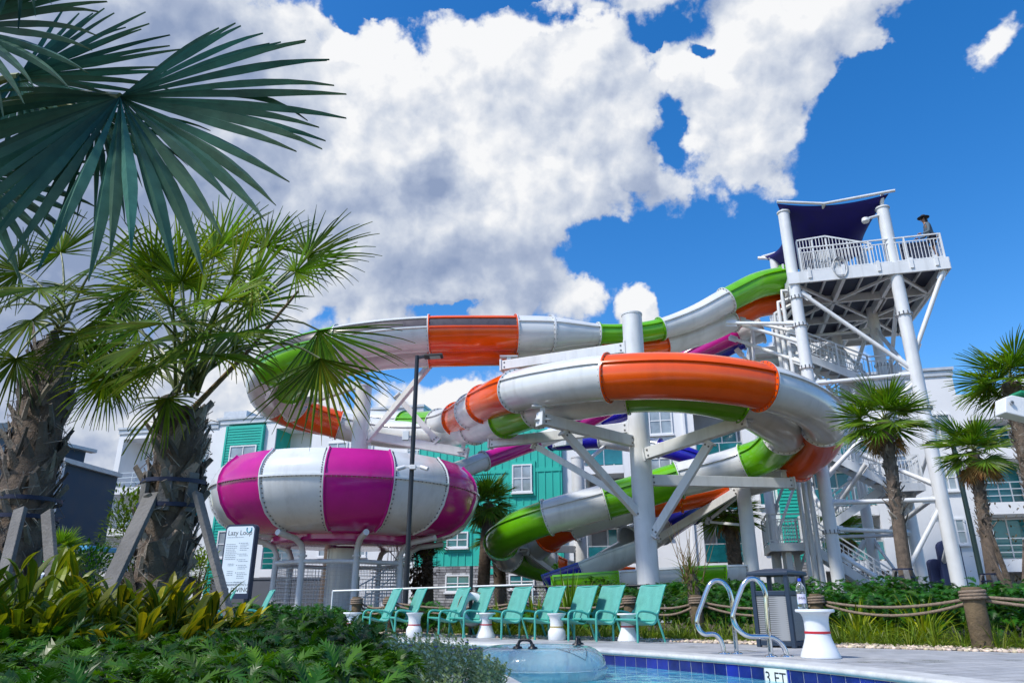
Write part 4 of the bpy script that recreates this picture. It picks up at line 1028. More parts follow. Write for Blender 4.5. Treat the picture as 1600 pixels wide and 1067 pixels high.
balcony(X[1262], X[1420] - 1.2, TOP - 1.6, (1, 2, 3), door=(.1, .9), glassrail=True, dark=True)
solid(X[1420] - 1.2, X[1530], 0, 13.25); cornice(X[1420] - 1.2, X[1530], 13.1)
for (x0, y0, x1, y1) in ((1442, 648, 1492, 688), (1462, 726, 1498, 766), (1476, 810, 1514, 850)):
    a, z1 = fp(x0, y0); b, z0 = fp(x1, y1); window(a, b, z0, z1)
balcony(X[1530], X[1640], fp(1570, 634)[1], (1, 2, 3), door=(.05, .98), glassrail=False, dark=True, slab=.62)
solid(X[1640] + .003, X[1760], 0, 12.6); cornice(X[1530], X[1760], 12.7) if False else None
solid(X[1530], X[1640], fp(1570, 634)[1] + .004, fp(1570, 612)[1], 0, 10)
mb = MB(); a = fs(326, 660); b = fs(362, 660); bbox(mb, a, b, 1.6, 6, TOP + .3, TOP + 1.25); mb.build('roof_plant_room', m_flash, hot)

# navy building at the far left
m_navyw = mat('navy_siding', (0.010, 0.040, 0.085), 0.6, var=0.14, vscale=1.2)
nv0 = at(98, 722, 34); nv0.z = 0; nv1 = at(205, 752, 39.4); nv1.z = 0
nvb = thing('navy_building', nv0, 'dark navy building with white corner trim beyond the leftmost palm trunk', 'building')
NL = (at(181, 746, 38.2).xy - nv0.xy).length; h1 = at(98, 722, 34).z; dn = (nv1 - nv0).normalized(); dl = Vector((-dn.y, dn.x, 0))
mb = MB(); mb.prism([nv0, nv0 + dn * NL, nv0 + dn * NL + dl * 16, nv0 + dl * 16], Vector((0, 0, h1))); mb.build('wall', m_navyw, nvb)
mb = MB(); mb.bar(nv0 - dl * .04 - dn * .04, nv0 - dl * .04 - dn * .04 + Vector((0, 0, h1)), .2, .2, (1, 0, 0)); mb.build('corner_trim', m_frame, nvb)
mb = MB(); mb.bar(nv0 - dl * .1 + Vector((0, 0, h1 + .08)) - dn * .2, nv0 - dl * .1 + dn * NL + Vector((0, 0, h1 + .08)), .3, .22); mb.bar(nv0 - dn * .1 + Vector((0, 0, h1 + .08)), nv0 - dn * .1 + dl * 16 + Vector((0, 0, h1 + .08)), .3, .22); mb.build('eave', m_flash, nvb)
q0 = at(60, 690, 41); q1 = at(133, 712, 44); h2 = q0.z; q0.z = q1.z = 0; dq = (q1 - q0).normalized(); dp = Vector((-dq.y, dq.x, 0))
mb = MB(); mb.prism([q0, q1, q1 + dp * 8, q0 + dp * 8], Vector((0, 0, h2))); mb.build('upper_block', m_navyw, nvb)
mb = MB(); mb.bar(q0 - dp * .2 + Vector((0, 0, h2 + .1)), q1 - dp * .2 + dq * .4 + Vector((0, 0, h2 + .1)), .5, .2); mb.build('eave', m_flash, nvb)
q0 = at(-150, 655, 30); q1 = at(14, 664, 30); h3 = q1.z; q0.z = q1.z = 0
nb2 = thing('slate_building', (q0 + q1) / 2, 'slate blue building with stepped cornice cut by the left edge of the photo', 'building')
mb = MB(); mb.prism([q0, q1, q1 + Vector((-1, 8, 0)), q0 + Vector((-1, 8, 0))], Vector((0, 0, h3 - .4))); mb.build('wall', mat('slate_siding', (0.05, 0.09, 0.13), .6, var=.1), nb2)
mb = MB(); mb.bar(q0 + Vector((0, -.1, h3 - .2)), q1 + Vector((.3, -.1, h3 - .2)), .6, .4); mb.bar(q0 + Vector((0, -.05, h3 - 1.1)), q1 + Vector((.2, -.05, h3 - 1.1)), .3, .2); mb.build('cornice', mat('slate_siding', (0, 0, 0)), nb2)
# ---------------------------------------------------------------- lounge chairs
m_aqua = mat('aqua_frame', (0.065, 0.37, 0.305), 0.38, var=0.05, vscale=6)
def sling_mat():
    m = bpy.data.materials.new('aqua_sling'); m.use_nodes = True; t = NT(m.node_tree); bs = t.n['Principled BSDF']
    tc = t.new('ShaderNodeTexCoord').outputs['Object']
    vo = t.new('ShaderNodeTexVoronoi'); t.put(vo.inputs['Vector'], tc); vo.inputs['Scale'].default_value = 130
    n = t.noise(tc, 9, 4, .6)
    c = t.mix(t.mr(vo.outputs['Distance'], .2, .5, 0, .6), (0.145, 0.44, 0.375, 1), (0.06, 0.29, 0.245, 1))
    t.put(bs.inputs['Base Color'], t.mix(1.0, c, t.mr(n, .3, .7, .88, 1.12), blend='MULTIPLY')); bs.inputs['Roughness'].default_value = .6
    b = t.new('ShaderNodeBump'); b.inputs['Strength'].default_value = .5; b.inputs['Distance'].default_value = .004; t.put(b.inputs['Height'], vo.outputs['Distance']); t.l.new(b.outputs[0], bs.inputs['Normal'])
    return m
m_sling = sling_mat()
def make_chair():
    r = thing('lounge_chair', (0, 0, 0), 'x', 'chair', 'aqua sling chairs lined up along the pool deck')
    W = .29
    prof = [(.205, .285), (.16, .272), (.08, .245), (.0, .225), (-.05, .225), (-.095, .25), (-.125, .31), (-.155, .39), (-.205, .52), (-.25, .63), (-.275, .69), (-.292, .722), (-.305, .728)]
    prof = [(p[0][0], p[0][1]) for p in catmull([(a, b, 0) for a, b in prof], 3)]
    mb = MB(); n = len(prof); m = 8
    def surf(off):
        vs = []
        for i, (x, z) in enumerate(prof):
            tx, tz = prof[min(i + 1, n - 1)][0] - prof[max(i - 1, 0)][0], prof[min(i + 1, n - 1)][1] - prof[max(i - 1, 0)][1]
            L_ = math.hypot(tx, tz); nx, nz = -tz / L_, tx / L_
            for j in range(m + 1):
                y = -W + 2 * W * j / m; e = 1 - (2 * j / m - 1) ** 2
                k = -.018 * e + off
                if i > n - 4: y *= 1 - .03 * (i - n + 4)
                vs.append((x - nx * k, y, z - nz * k))
        return vs
    A, B = surf(0), surf(.009); q = len(A)
    fs_ = [(i * (m + 1) + j, i * (m + 1) + j + 1, (i + 1) * (m + 1) + j + 1, (i + 1) * (m + 1) + j) for i in range(n - 1) for j in range(m)]
    mb.add(A + B, fs_ + [tuple(q + v for v in f[::-1]) for f in fs_]); mb.build('sling', m_sling, r, smooth=True)
    mb = MB()
    for s in (-1, 1): mb.tube([(x, s * W, z) for x, z in prof], .0125, 8)
    mb.tube([(.205, -W, .28), (.205, W, .28)], .017, 8); mb.tube([(prof[-1][0], -W * .93, prof[-1][1]), (prof[-1][0], W * .93, prof[-1][1])], .012, 8)
    mb.tube([(-.11, -W, .27), (-.11, W, .27)], .013, 8)
    mb.build('frame', m_aqua, r, auto=50)
    for s in (-1, 1):
        y = s * (W + .012)
        mb = MB(); mb.tube([(.215, y, .0), (.21, y, .15), (.208, y, .30)], [.015, .016, .017], 10); mb.build('leg', m_aqua, r, auto=50)
        mb = MB(); mb.tube([(-.105, y, .35), (-.16, y, .19), (-.225, y, .0)], [.017, .016, .015], 10); mb.build('leg', m_aqua, r, auto=50)
        P = [q_[0] for q_ in catmull([(.208, y, .29), (.204, y, .335), (.185, y, .372), (.145, y, .39), (.06, y, .388), (-.04, y, .372), (-.105, y, .352), (-.15, y, .40)], 4)]
        mb = MB(); mb.tube(P, .0165, 10); mb.build('armrest', m_aqua, r, auto=50)
    return r
ch0 = make_chair()
CHAIRS = [(997, 1003.8, 'aqua chair at the right end of the row, nearest the chrome pool rails'), (932.5, 1003.0, 'second aqua chair from the right end, overlapping the one on its left'), (888.6, 1001.7, 'third aqua chair from the right end, over the gold-banded stool'),
          (836, 999.2, 'fourth aqua chair from the right end, below the tall sword-leaf plant'), (783.6, 998.2, 'fifth aqua chair from the right end, beside the red-banded stool behind the swim ring'), (724, 997.0, 'aqua chair with the white life ring hanging behind its back'),
          (685, 996.2, 'aqua chair just left of the one backed by the life ring'), (616, 992, 'aqua chair in front of the netted well, right of its pair'), (576, 990, 'aqua chair in front of the netted well, left of its pair'), (374, 982, 'lone aqua chair standing to the right of the pool rules sign'), (312, 980, 'aqua chair half hidden below the pool rules sign')]
for i, (px, py, lab) in enumerate(CHAIRS):
    Y = 10.25 + (997 - px) * .0053; p = at(px, 1000, Y); p.z = 0
    rz = R(180 + 24 + rnd.uniform(-3, 3)) ; f = Vector((math.cos(rz), math.sin(rz), 0)); l = Vector((-f.y, f.x, 0))
    o = p - f * .21 - l * (.30)      # near front foot is on the chair's left side
    if i == 0: ch0.location = o; ch0.rotation_euler = (0, 0, rz); ch0['label'] = lab
    else: copy_tree(ch0, None, o, rz, None, lab)

# ---------------------------------------------------------------- hourglass stools
m_plas = mat('white_plastic', (0.72, 0.74, 0.76), 0.45, var=0.04, vscale=5); m_redb = mat('red_band', (0.50, 0.015, 0.03), 0.5); m_goldb = mat('gold_band', (0.42, 0.32, 0.06), 0.5)
def stool(px, Y, lab, band, s=1.0, fat=False):
    p = colx(px, 985, Y, 0)
    r = thing('side_table', p, lab, 'side table', 'white hourglass side tables by the pool')
    if not fat: pr = [(0, 0), (.146, 0), (.150, .006), (.148, .02), (.132, .06), (.112, .11), (.099, .15), (.094, .19), (.093, .23), (.094, .27), (.098, .30), (.107, .322), (.122, .335), (.144, .338), (.149, .343), (.149, .357), (.146, .361), (0, .361)]
    else: pr = [(0, 0), (.118, 0), (.124, .01), (.126, .08), (.122, .12), (.106, .145), (.097, .16), (.094, .21), (.096, .26), (.108, .31), (.128, .335), (.135, .345), (.135, .358), (0, .361)]
    mb = MB(); mb.lathe(p, [(a * s, b * s) for a, b in pr], 36); mb.build('body', m_plas, r, auto=38)
    z = .176 if fat else .188
    mb = MB(); mb.lathe(p, [(.094 * s, (z - .008) * s), (.0985 * s, (z - .008) * s), (.0985 * s, (z + .009) * s), (.094 * s, (z + .009) * s)], 36); mb.build('band', band, r, auto=40)
    return p
tp = stool(1277, 7.28, 'white red-banded side table with a water bottle on top, beside the chrome pool rails', m_redb, 1.18)
stool(981, 10.75, 'small white red-banded side table beside the rightmost aqua chair', m_redb)
stool(870, 11.1, 'stout white side table with a gold band between two aqua chairs', m_goldb, 1.0, True)
stool(759, 11.9, 'white red-banded side table behind the clear swim ring', m_redb)
stool(647, 12.3, 'white side table just right of the pair of aqua chairs at the netted well', m_redb, 1.0, True)
stool(549, 12.6, 'white side table mostly hidden by leaves left of all the paired chairs', m_redb)
# water bottle
bp = tp + Vector((-.115, -.02, .361 * 1.18 + .0005))
wb = thing('water_bottle', bp, 'clear plastic water bottle with a blue cap standing on the side table', 'bottle')
m_pet = bpy.data.materials.new('clear_plastic'); m_pet.use_nodes = True; b_ = m_pet.node_tree.nodes['Principled BSDF']; b_.inputs['Base Color'].default_value = (.86, .92, .96, 1); b_.inputs['Transmission Weight'].default_value = .95; b_.inputs['Roughness'].default_value = .05; b_.inputs['IOR'].default_value = 1.25
pr = [(0, 0), (.036, 0), (.042, .006), (.043, .03), (.0405, .04), (.043, .05), (.043, .15), (.041, .16), (.043, .17), (.041, .19), (.033, .215), (.020, .234), (.0135, .245), (.0135, .256)]
mb = MB(); mb.lathe(bp, pr, 28); mb.build('body', m_pet, wb, smooth=True)
mb = MB(); mb.lathe(bp, [(0, .278), (.0155, .278), (.0165, .272), (.0165, .252), (.0135, .25)], 20); mb.build('cap', mat('blue_cap', (.01, .05, .55), .35), wb, auto=40)
m_lab = mat('lilac_label', (.62, .58, .72), .5, var=.1, vscale=30)
mb = MB(); mb.lathe(bp, [(.0437, .052), (.0437, .135)], 20, R(-170), R(-50)); mb.build('label', m_lab, wb, smooth=True)
mb = MB()
for k in range(7): a = R(-150 + 13 * k); mb.lathe(bp, [(.0442, .085 + .004 * (k % 3)), (.0442, .105 + .006 * (k % 2))], 3, a, a + R(7))
mb.build('lettering', m_black, wb)

# ---------------------------------------------------------------- litter bin
m_bin = mat('charcoal_blue_metal', (0.016, 0.032, 0.060), 0.45, var=0.1); m_perf = None
def perf_mat():
    m = bpy.data.materials.new('perforated_grey'); m.use_nodes = True; t = NT(m.node_tree); bs = t.n['Principled BSDF']
    tc = t.new('ShaderNodeTexCoord').outputs['Object']; w1 = t.new('ShaderNodeSeparateXYZ'); t.put(w1.inputs[0], tc)
    s1_ = t.m('SINE', t.m('MULTIPLY', t.m('ADD', w1.outputs[0], w1.outputs[1]), 300)); s2_ = t.m('SINE', t.m('MULTIPLY', w1.outputs[2], 300))
    f = t.mr(t.m('MULTIPLY', s1_, s2_), .1, .35, 0, 1)
    t.put(bs.inputs['Base Color'], t.mix(f, (.30, .31, .32, 1), (.05, .055, .06, 1))); bs.inputs['Roughness'].default_value = .5; bs.inputs['Metallic'].default_value = .2
    return m
m_perf = perf_mat()
nc = gp(1243, 1012.5); rzb = R(-50); ux = Vector((math.cos(rzb), math.sin(rzb), 0)); uy = Vector((-ux.y, ux.x, 0))
S = .47
# corners: nc is the near corner; the faces run left-back and right-back
ul = Vector((-.70, .714, 0)); ur = Vector((.714, .70, 0)); bc = nc + (ul + ur) * S / 2
lb = thing('litter_bin', bc, 'square charcoal litter bin with grey perforated panels and open hood behind the pool rails', 'bin')
def bb(mb, c, hx, hy, hz): return mb.obox(c, ul * hx, ur * hy, Vector((0, 0, hz)))
mb = MB()
for i in (-1, 1):
    for j in (-1, 1): bb(mb, bc + ul * i * (S / 2 - .02) + ur * j * (S / 2 - .02) + Vector((0, 0, .42)), .025, .025, .42)
for z in (.045, .60): 
    for i in (-1, 1):
        bb(mb, bc + ul * i * (S / 2 - .02) + Vector((0, 0, z)), .018, S / 2 - .047, .028); bb(mb, bc + ur * i * (S / 2 - .02) + Vector((0, 0, z)), S / 2 - .047, .018, .028)
mb.build('frame', m_bin, lb, bevel=.006)
for i in (-1, 1):
    mb = MB(); bb(mb, bc + ul * i * (S / 2 - .022) + Vector((0, 0, .322)), .008, S / 2 - .048, .245); mb.build('panel', m_perf, lb)
    mb = MB(); bb(mb, bc + ur * i * (S / 2 - .022) + Vector((0, 0, .322)), S / 2 - .048, .008, .245); mb.build('panel', m_perf, lb)
mb = MB(); h = S / 2 + .03; z0, z1, z2 = .80, .845, .885
ring = [(bc + ul * a * h + ur * b * h) for a, b in ((-1, -1), (1, -1), (1, 1), (-1, 1))]; top = [(bc + ul * a * .1 + ur * b * .1) for a, b in ((-1, -1), (1, -1), (1, 1), (-1, 1))]
vs = [p + Vector((0, 0, z0)) for p in ring] + [p + Vector((0, 0, z1)) for p in ring] + [p + Vector((0, 0, z2)) for p in top]
mb.add(vs, [(3, 2, 1, 0), (8, 9, 10, 11)] + [(i, (i + 1) % 4, 4 + (i + 1) % 4, 4 + i) for i in range(4)] + [(4 + i, 4 + (i + 1) % 4, 8 + (i + 1) % 4, 8 + i) for i in range(4)]); mb.build('hood', m_bin, lb, bevel=.012)
mb = MB(); mb.box(bc + Vector((0, 0, .3)), (.26, .26, .56), R(44)); mb.build('liner', m_black, lb)

# ---------------------------------------------------------------- chrome pool rails
m_chrome = mat('polished_steel', (0.62, 0.64, 0.66), 0.12, metal=1.0, var=0.05)
def prail(pts, Y, lab):
    P = [at(1080 + x / 5.416, 870 + y / 5.416, Y) for x, y in pts]
    for e in (0, -1): P[e].z = 0.0
    b = (P[0] + P[-1]) / 2; r = thing('pool_handrail', b, lab, 'handrail', 'chrome handrails at the pool edge')
    D = [Vector(q[0]) for q in catmull([tuple(p) for p in P], 6)]
    mb = MB(); mb.tube(D, .0235, 14); mb.build('rail_tube', m_chrome, r, smooth=True)
    for e in (0, -1): mb = MB(); mb.lathe(P[e], [(0, .016), (.045, .016), (.058, .008), (.06, -.001)], 20); mb.build('base_plate', m_chrome, r, auto=40)
prail([(280, 815), (268, 755), (242, 690), (205, 655), (160, 650), (118, 652), (80, 628), (52, 570), (54, 500), (90, 395), (130, 285), (165, 222), (210, 198), (262, 210), (310, 260), (338, 340), (352, 450), (365, 600), (386, 822)], 7.93, 'chrome pool handrail on the left, shorter in the picture and farther from the bin')
prail([(812, 845), (790, 775), (745, 715), (690, 682), (640, 672), (560, 672), (490, 668), (425, 635), (372, 570), (352, 500), (370, 415), (410, 305), (445, 225), (490, 185), (540, 185), (590, 225), (625, 300), (636, 400), (652, 600), (676, 840)], 7.5, 'chrome pool handrail on the right, overlapping the litter bin')

# ---------------------------------------------------------------- swim ring
m_vinyl = bpy.data.materials.new('clear_vinyl'); m_vinyl.use_nodes = True
tv = NT(m_vinyl.node_tree); b_ = tv.n['Principled BSDF']; tcv = tv.new('ShaderNodeTexCoord').outputs['Object']
tv.put(b_.inputs['Base Color'], tv.mix(tv.mr(tv.noise(tcv, 5, 4, .6), .35, .65, 0, 1), (.52, .76, .80, 1), (.74, .90, .92, 1))); b_.inputs['Transmission Weight'].default_value = .70; b_.inputs['Roughness'].default_value = .10; b_.inputs['IOR'].default_value = 1.12; b_.inputs['Coat Weight'].default_value = .8
bmpv = tv.new('ShaderNodeBump'); bmpv.inputs['Strength'].default_value = .5; bmpv.inputs['Distance'].default_value = .03
wv = tv.new('ShaderNodeMapping'); wv.inputs['Scale'].default_value = (14, 14, 3); tv.put(wv.inputs[0], tcv); tv.put(bmpv.inputs['Height'], tv.noise(wv.outputs[0], 1.0, 3, .5)); tv.l.new(bmpv.outputs[0], b_.inputs['Normal'])
RC = Vector((.25, 7.25, -.075)); Rm, rm = .435, .185
ring_ = thing('swim_ring', RC, 'clear pale blue inflatable swim ring with black handles floating in the pool', 'swim ring')
mb = MB(); vs = []; NA, NB = 56, 24
for i in range(NA):
    a = 2 * math.pi * i / NA
    for j in range(NB):
        b = 2 * math.pi * j / NB; w = 1 + (.012 * math.sin(a * 24) if abs(math.sin(b)) < .5 else 0)
        rr = rm * w; vs.append(RC + Vector(((Rm + rr * math.cos(b)) * math.cos(a), (Rm + rr * math.cos(b)) * math.sin(a), rr * math.sin(b) * .98)))
mb.add(vs, [(i * NB + j, ((i + 1) % NA) * NB + j, ((i + 1) % NA) * NB + (j + 1) % NB, i * NB + (j + 1) % NB) for i in range(NA) for j in range(NB)])
mb.build('ring', m_vinyl, ring_, smooth=True)
mb = MB(); mb.lathe(RC, [(Rm + rm - .004, -.006), (Rm + rm + .016, -.002), (Rm + rm + .016, .002), (Rm + rm - .004, .006)], 56); mb.build('seam', m_vinyl, ring_, smooth=True)
m_hand = mat('black_rubber', (.012, .012, .014), .45)
for ang in (R(-108), R(28)):
    c = RC + Vector((Rm * math.cos(ang), Rm * math.sin(ang), rm)); tg = Vector((-math.sin(ang), math.cos(ang), 0)); n_ = Vector((0, 0, 1))
    if ang > 0: tg = Vector((math.cos(ang), math.sin(ang), 0)).lerp(tg, .5).normalized()
    P = [q[0] for q in catmull([tuple(c + tg * x + n_ * z) for x, z in ((-.075, -.004), (-.062, .03), (-.045, .058), (0, .064), (.045, .058), (.062, .03), (.075, -.004))], 4)]
    mb = MB(); mb.tube(P, [.02] * 4 + [.013] * (len(P) - 8) + [.02] * 4, 10); 
    for x in (-.07, .07): mb.lathe(c + tg * x, [(0, .014), (.035, .012), (.045, -.004)], 16)
    mb.build('handle', m_hand, ring_, auto=50)
mb = MB()
def onring(a, b): return RC + Vector(((Rm + (rm + .004) * math.cos(b)) * math.cos(a), (Rm + (rm + .004) * math.cos(b)) * math.sin(a), (rm + .004) * math.sin(b)))
tri = [(R(-74), R(75)), (R(-50), R(28)), (R(-36), R(72))]
for (p_, q_) in ((0, 1), (1, 2)): mb.tube([onring(tri[p_][0] + (tri[q_][0] - tri[p_][0]) * k / 8, tri[p_][1] + (tri[q_][1] - tri[p_][1]) * k / 8) for k in range(9)], .0022, 5)
for k in range(9): a = R(-62 + 2.2 * k); mb.tube([onring(a, R(66)), onring(a + R(.5), R(59 + 3 * (k % 2)))], .0022, 4)
mb.build('printed_mark', m_black, ring_)

# ---------------------------------------------------------------- pool rules sign
m_sface = mat('sign_face', (.66, .74, .80), .35, var=.02); m_sblue = mat('sign_header_blue', (.30, .55, .72), .35); m_sframe = mat('sign_navy', (.012, .022, .06), .4); m_text = mat('sign_grey_text', (.25, .30, .36), .5); m_ringm = mat('sign_ring_teal', (.02, .30, .40), .4)
sc = at(370, 876, 15.0); sc.z = 0; yaw = R(14); sr = Vector((math.cos(yaw), -math.sin(yaw), 0)); sn = Vector((-sr.y, sr.x, 0)) * -1; up = Vector((0, 0, 1))
sg = thing('rules_sign', sc, 'upright navy-framed board headed Lazy Loop that ends with NO DIVING', 'sign')
W_, H0, H1 = .63, .69, 1.98
def sp(x, z, d=0): return sc + sr * x + up * z + sn * d
mb = MB(); rr = .09; pts = [sp(-W_ / 2 - .03, H0 - .1), sp(W_ / 2 + .03, H0 - .1)]
for k in range(7): a = math.pi / 2 * k / 6; pts.append(sp(W_ / 2 + .03 - rr + rr * math.cos(a), H1 + .04 - rr + rr * math.sin(a)))
for k in range(7): a = math.pi / 2 + math.pi / 2 * k / 6; pts.append(sp(-W_ / 2 - .03 + rr + rr * math.cos(a), H1 + .04 - rr + rr * math.sin(a)))
mb.prism(pts, -sn * .13); mb.build('frame', m_sframe, sg)
for x in (-W_ / 2 + .03, W_ / 2 - .03): mb = MB(); mb.bar(sp(x, -.03, -.065), sp(x, H0 - .1, -.065), .08, .08, sr); mb.build('post', m_sframe, sg)
mb = MB(); rr = .07; pts = [sp(-W_ / 2, H0, .004), sp(W_ / 2, H0, .004)]
for k in range(7): a = math.pi / 2 * k / 6; pts.append(sp(W_ / 2 - rr + rr * math.cos(a), H1 - rr + rr * math.sin(a), .004))
for k in range(7): a = math.pi / 2 + math.pi / 2 * k / 6; pts.append(sp(-W_ / 2 + rr + rr * math.cos(a), H1 - rr + rr * math.sin(a), .004))
mb.poly(pts); mb.build('face', m_sface, sg)
mb = MB(); text_mb(mb, 'Lazy Loop', .135, sp(-W_ / 2 + .035, H1 - .13, .006), sr, up, 0, 'LEFT'); text_mb(mb, 'NO DIVING', .125, sp(-W_ / 2 + .02, H0 + .065, .006), sr, up, 0, 'LEFT'); mb.build('lettering', m_black, sg); mb = MB(); text_mb(mb, 'POOL MAXIMUM DEPTH: 3 FT', .048, sp(-W_ / 2 + .02, H0 + .155, .006), sr, up, 0, 'LEFT'); mb.build('lettering', m_black, sg)
mb = MB(); mb.tube([sp(.2 + .055 * math.cos(a), H1 - .06 + .06 * math.sin(a), .006) for a in [R(150) + R(240) * k / 14 for k in range(15)]], .011, 6); mb.build('ring_logo', m_ringm, sg)
mb = MB(); rr_ = random.Random(3)
def line(x0, x1, z): 
    x = x0
    while x < x1: w = rr_.uniform(.012, .05); mb.obox(sp((x + min(x + w, x1)) / 2, z, .006), sr * (min(x + w, x1) - x) / 2, up * .0055, sn * .0008); x += w + .011
for k in range(9): line(-.28, -.28 + rr_.uniform(.2, .27), 1.63 - .036 * k)
for k in range(2): line(-.19, -.05, 1.25 - .03 * k)
for k in range(3): line(-.19, -.06, 1.11 - .036 * k)
line(-.28, .1, 1.765); line(-.25, .17, .90); line(-.25, .05, .865)
z = 1.65
for n_ in (5, 2, 2, 3, 4, 2):
    mb.obox(sp(.01, z, .006), sr * .008, up * .009, sn * .0008)
    for k in range(n_): line(.04, .04 + rr_.uniform(.14, .23), z); z -= .034
    z -= .04
mb.build('small_print', m_text, sg)

# ---------------------------------------------------------------- LED sign and canisters at the far left
lp = at(72, 880, 16.0)
led = thing('led_sign', lp, 'small black electronic sign reading READY in green letters, low behind the leftmost palm', 'sign')
mb = MB(); mb.box(lp, (.80, .10, .17)); mb.build('housing', m_black, led, bevel=.01); mb = MB(); mb.box(Vector((lp.x + .3, lp.y + .02, lp.z / 2 - .05)), (.07, .07, lp.z - .1)); mb.build('post', m_black, led)
mb = MB(); text_mb(mb, 'READY', .125, lp + Vector((.05, -.052, 0)), (1, 0, 0), (0, 0, 1), .001); mb.build('lettering', mat('green_leds', (.0, .2, .02), .5, emit=(.02, .9, .06), estr=1.2), led)
for (px, Y, lab) in ((64, 14.5, 'white rounded bollard below the electronic sign'), (95, 15.2, 'smaller white bollard to the right of the electronic sign')):
    p = colx(px, 900, Y, 0); o = thing('bollard', p, lab, 'bollard'); mb = MB(); mb.lathe(p, [(.17, -.02), (.17, .95), (.15, 1.02), (.08, 1.06), (0, 1.07)], 20); mb.build('shaft', m_plas, o, auto=40); mb = MB(); mb.lathe(p, [(.171, .6), (.178, .6), (.178, .7), (.171, .7)], 20); mb.build('band', m_redb, o, auto=40)
cp = at(141, 858, 27); cn = thing('entrance_canopy', Vector((cp.x, cp.y, 0)), 'small flat light-blue canopy beside the left end of the white building', 'canopy')
mb = MB(); mb.box(cp, (1.05, 1.4, .17), R(-12)); mb.build('roof', mat('light_blue_panel', (.10, .42, .70), .4), cn, bevel=.02)
for dx in (-.42, .42): mb = MB(); mb.cyl(Vector((cp.x + dx, cp.y, -.02)), Vector((cp.x + dx, cp.y, cp.z - .08)), .04, 10); mb.build('post', m_steel, cn, auto=40)

# ---------------------------------------------------------------- fences, ropes, life ring
m_blackm = mat('black_painted_metal', (.012, .014, .018), .4); m_rope = mat('rope', (.24, .18, .13), .9, var=.3, vscale=30, bump=.8, bscale=90); m_wood = mat('weathered_post', (.12, .085, .045), .9, var=.45, vscale=5, bump=.8, bscale=25)
def clf(p0, p1, h, lab):
    p0, p1 = Vector(p0), Vector(p1); d = p1 - p0; L_ = d.length; d /= L_
    o = thing('chain_link_fence', (p0 + p1) / 2, lab, 'fence')
    mb = MB(); mb.cyl(p0 + Vector((0, 0, h)), p1 + Vector((0, 0, h)), .024, 8); mb.build('top_rail', m_blackm, o, auto=50)
    n = int(L_ / 2.2)
    for i in range(n + 1): q = p0 + d * L_ * i / n; mb = MB(); mb.cyl(q + Vector((0, 0, -.05)), q + Vector((0, 0, h + .04)), .03, 8); mb.build('post', m_blackm, o, auto=50)
    mb = MB(); s = -h
    while s < L_:
        for sg_ in (1, -1):
            a0, z0, a1, z1 = (s, 0, s + h, h) if sg_ > 0 else (s, h, s + h, 0)
            if a0 < 0: z0 += (0 - a0) * sg_; a0 = 0
            if a1 > L_: z1 -= (a1 - L_) * sg_; a1 = L_
            mb.bar(p0 + d * a0 + Vector((0, 0, z0)), p0 + d * a1 + Vector((0, 0, z1)), .006, .006, Vector((d.y, -d.x, 0)))
        s += .085
    mb.build('wire_mesh', m_blackm, o)
clf(colx(745, 915, 16.2, 0), colx(1150, 912, 14.6, 0), .84, 'low black chain-link fence between the planting and the slides')
hp = thing('pipe_railing', colx(660, 917, 14.2, 0), 'thin white pipe rail on short posts behind the middle chairs', 'railing')
a, b = at(520, 923, 14.6), at(832, 913, 13.8)
mb = MB(); mb.cyl(a, b, .019, 10); mb.build('rail', m_white, hp, auto=50)
for k in range(4): q = a.lerp(b, k / 3); mb = MB(); mb.cyl(Vector((q.x, q.y, -.05)), q, .016, 8); mb.build('post', m_white, hp, auto=50)
RP = [((5.29, 8.73), .66, .113, 'thick weathered rope post at the right with rope wound round its top'), (None, 1278, 10.9, 'weathered rope post hidden behind the litter bin'), (None, 1090, 11.9, 'weathered rope post beside the grey yucca'), (None, 984, 12.4, 'weathered rope post behind the rightmost pair of aqua chairs'), (None, 812, 13.2, 'weathered rope post behind the sword-leaf plant'), (None, 607, 14.0, 'weathered rope post behind the chairs at the netted well, right one'), (None, 556, 14.3, 'weathered rope post behind the chairs at the netted well, left one')]
tops = [Vector((8.4, 6.4, .56))]
for i, row in enumerate(RP):
    if row[0]: p = Vector((row[0][0], row[0][1], 0)); h, r, lab = row[1], row[2], row[3]
    else: p = colx(row[1], 960, row[2], 0); h, r, lab = .62, .09, row[3]
    o = thing('rope_post', p, lab, 'post', 'weathered posts of the rope fence')
    mb = MB(); mb.lathe(p, [(r, -.05), (r * 1.0, h * .5), (r * .98, h - .02), (r * .9, h), (0, h + .004)], 18); mb.build('timber', m_wood, o, auto=50)
    mb = MB()
    P = []
    for k in range(60): a = 2 * math.pi * k / 18; P.append(p + Vector((math.cos(a) * (r + .014), math.sin(a) * (r + .014), h - .14 + .034 * k / 18)))
    mb.tube(P, .018, 7); mb.build('rope_coil', m_rope, o, smooth=True)
    tops.append(p + Vector((0, 0, h - .1)))
for i in range(len(tops) - 1):
    p, q = tops[i], tops[i + 1]; d = (q - p); d.z = 0; nrm = Vector((-d.y, d.x, 0)).normalized()
    o = None
    for k, sag in enumerate((.10, .17)):
        P = [p.lerp(q, t_ / 20) + Vector((0, 0, -4 * sag * (t_ / 20) * (1 - t_ / 20) - .03 * k)) + nrm * (.03 * k - .12) for t_ in range(21)]
        mb = MB(); mb.tube(P, .019, 7)
        ro = mb.build('rope', m_rope, None, smooth=True, loc=P[10])
        tag(ro, '%s rope strand %s' % (('upper', 'lower')[k], ('right of the thick post', 'from the thick post to the litter bin', 'from the litter bin to the yucca', 'from the yucca to the rightmost pair of chairs', 'behind the middle chairs', 'behind the life ring', 'at the netted well')[i]), 'rope', 'ropes strung between the weathered posts')
